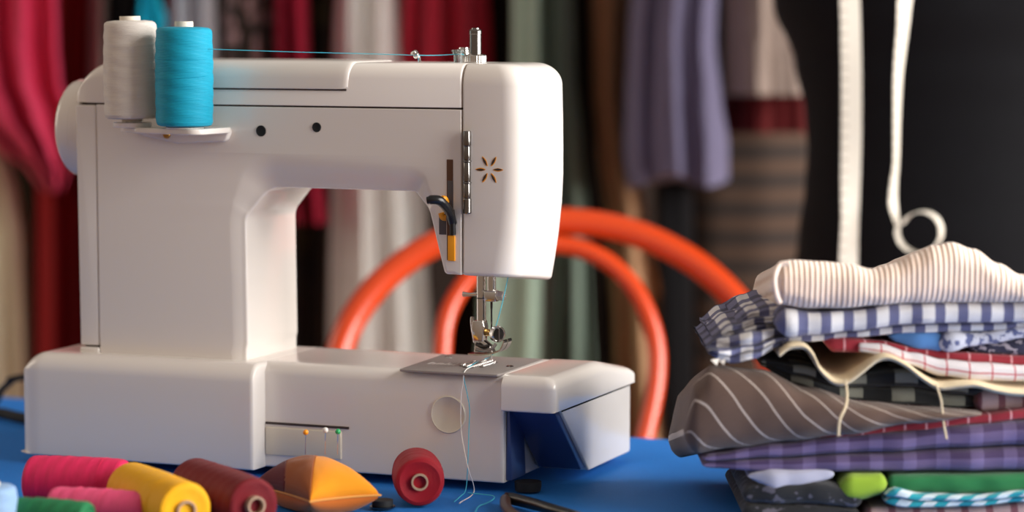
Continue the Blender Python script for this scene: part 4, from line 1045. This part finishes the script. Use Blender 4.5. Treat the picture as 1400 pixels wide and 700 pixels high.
slab('folded_fabric', 'sky blue cotton scrap wedged below the gingham', 'folded fabric', [(1215, 452), (1260, 450), (1290, 454)], [(1215, 466), (1260, 478), (1292, 482)], cloth_mat('sky_blue_cotton', (86, 136, 196), .9), seed=16, depth=.13, d0=DP+.008)
# gingham: main roll + under layer + crumpled left end
gg = slab('folded_fabric', 'navy and white gingham fabric directly under the beige knit', 'folded fabric', [(1058, 428), (1075, 420), (1110, 426), (1160, 424), (1230, 415), (1320, 413), (1480, 412)], [(1058, 452), (1080, 462), (1110, 458), (1160, 453), (1250, 443), (1320, 441), (1480, 441)], m_ging, seed=17, depth=.15, d0=DP-.004, endround=.004)
slab('under_layer', '', '', [(1064, 455), (1110, 457), (1160, 452), (1250, 442), (1320, 440), (1480, 440)], [(1064, 468), (1110, 467), (1160, 461), (1250, 455), (1320, 453), (1480, 444)], m_ging, seed=18, depth=.15, d0=DP+.004, tag_it=False, parent=gg)
for q, (tt, bb, dd) in enumerate([([(1008, 437), (1030, 425), (1050, 418), (1075, 414)], [(1008, 444), (1040, 440), (1085, 432)], DP+.020),
                                  ([(974, 460), (1000, 444), (1040, 434), (1085, 426)], [(974, 468), (1000, 460), (1040, 452), (1088, 446)], DP+.008),
                                  ([(966, 471), (985, 462), (1030, 452), (1080, 446)], [(966, 477), (985, 478), (1030, 472), (1086, 458)], DP+.002),
                                  ([(968, 477), (985, 477), (1030, 471), (1075, 460)], [(968, 484), (985, 493), (1000, 497), (1030, 490), (1068, 474)], DP-.006)]):
    slab('crumpled_fold', '', '', tt, bb, m_ging, seed=30+q, depth=.12, d0=dd, wrink=.0030, tag_it=False, parent=gg, endround=.006, layers=2 if q in (1, 3) else 1, n=50)
bm = nB()
for a, b, c_ in (((972, 492), (984, 490), (980, 500)), ((984, 494), (992, 490), (990, 499))):
    P3 = [H(*a, DP-.02), H(*b, DP-.018), H(*c_, DP-.024)]
    rings_to(bm, [P3, [p+FH*.0012 for p in P3]])
link('frayed_corner', bm, cloth_mat('white_fray', (232, 228, 222), .9), gg, smooth=False)
# beige ribbed knit
kn_ = slab('knit_sweater', 'beige ribbed knit folded on the very top of the pile', 'sweater', [(1057, 372), (1064, 357), (1085, 355), (1120, 357), (1160, 360), (1190, 367), (1222, 360), (1250, 346), (1275, 335), (1300, 331), (1330, 340), (1365, 360), (1395, 375), (1480, 392)], [(1057, 408), (1070, 417), (1100, 421), (1150, 421), (1200, 417), (1240, 414), (1480, 412)], m_knit, seed=19, depth=.15, d0=DP-.004, bulge=.016, back_drop=.022, endround=.008, wrink=.0008, n=160, m=20)
bm = nB(); tube(bm, spline([H(1066, 414, DP-.026), H(1061, 400, DP-.028), H(1059, 380, DP-.028), H(1066, 362, DP-.024), H(1078, 360, DP-.024)], 8), .0016, 8); link('rolled_edge', bm, m_knit, kn_)
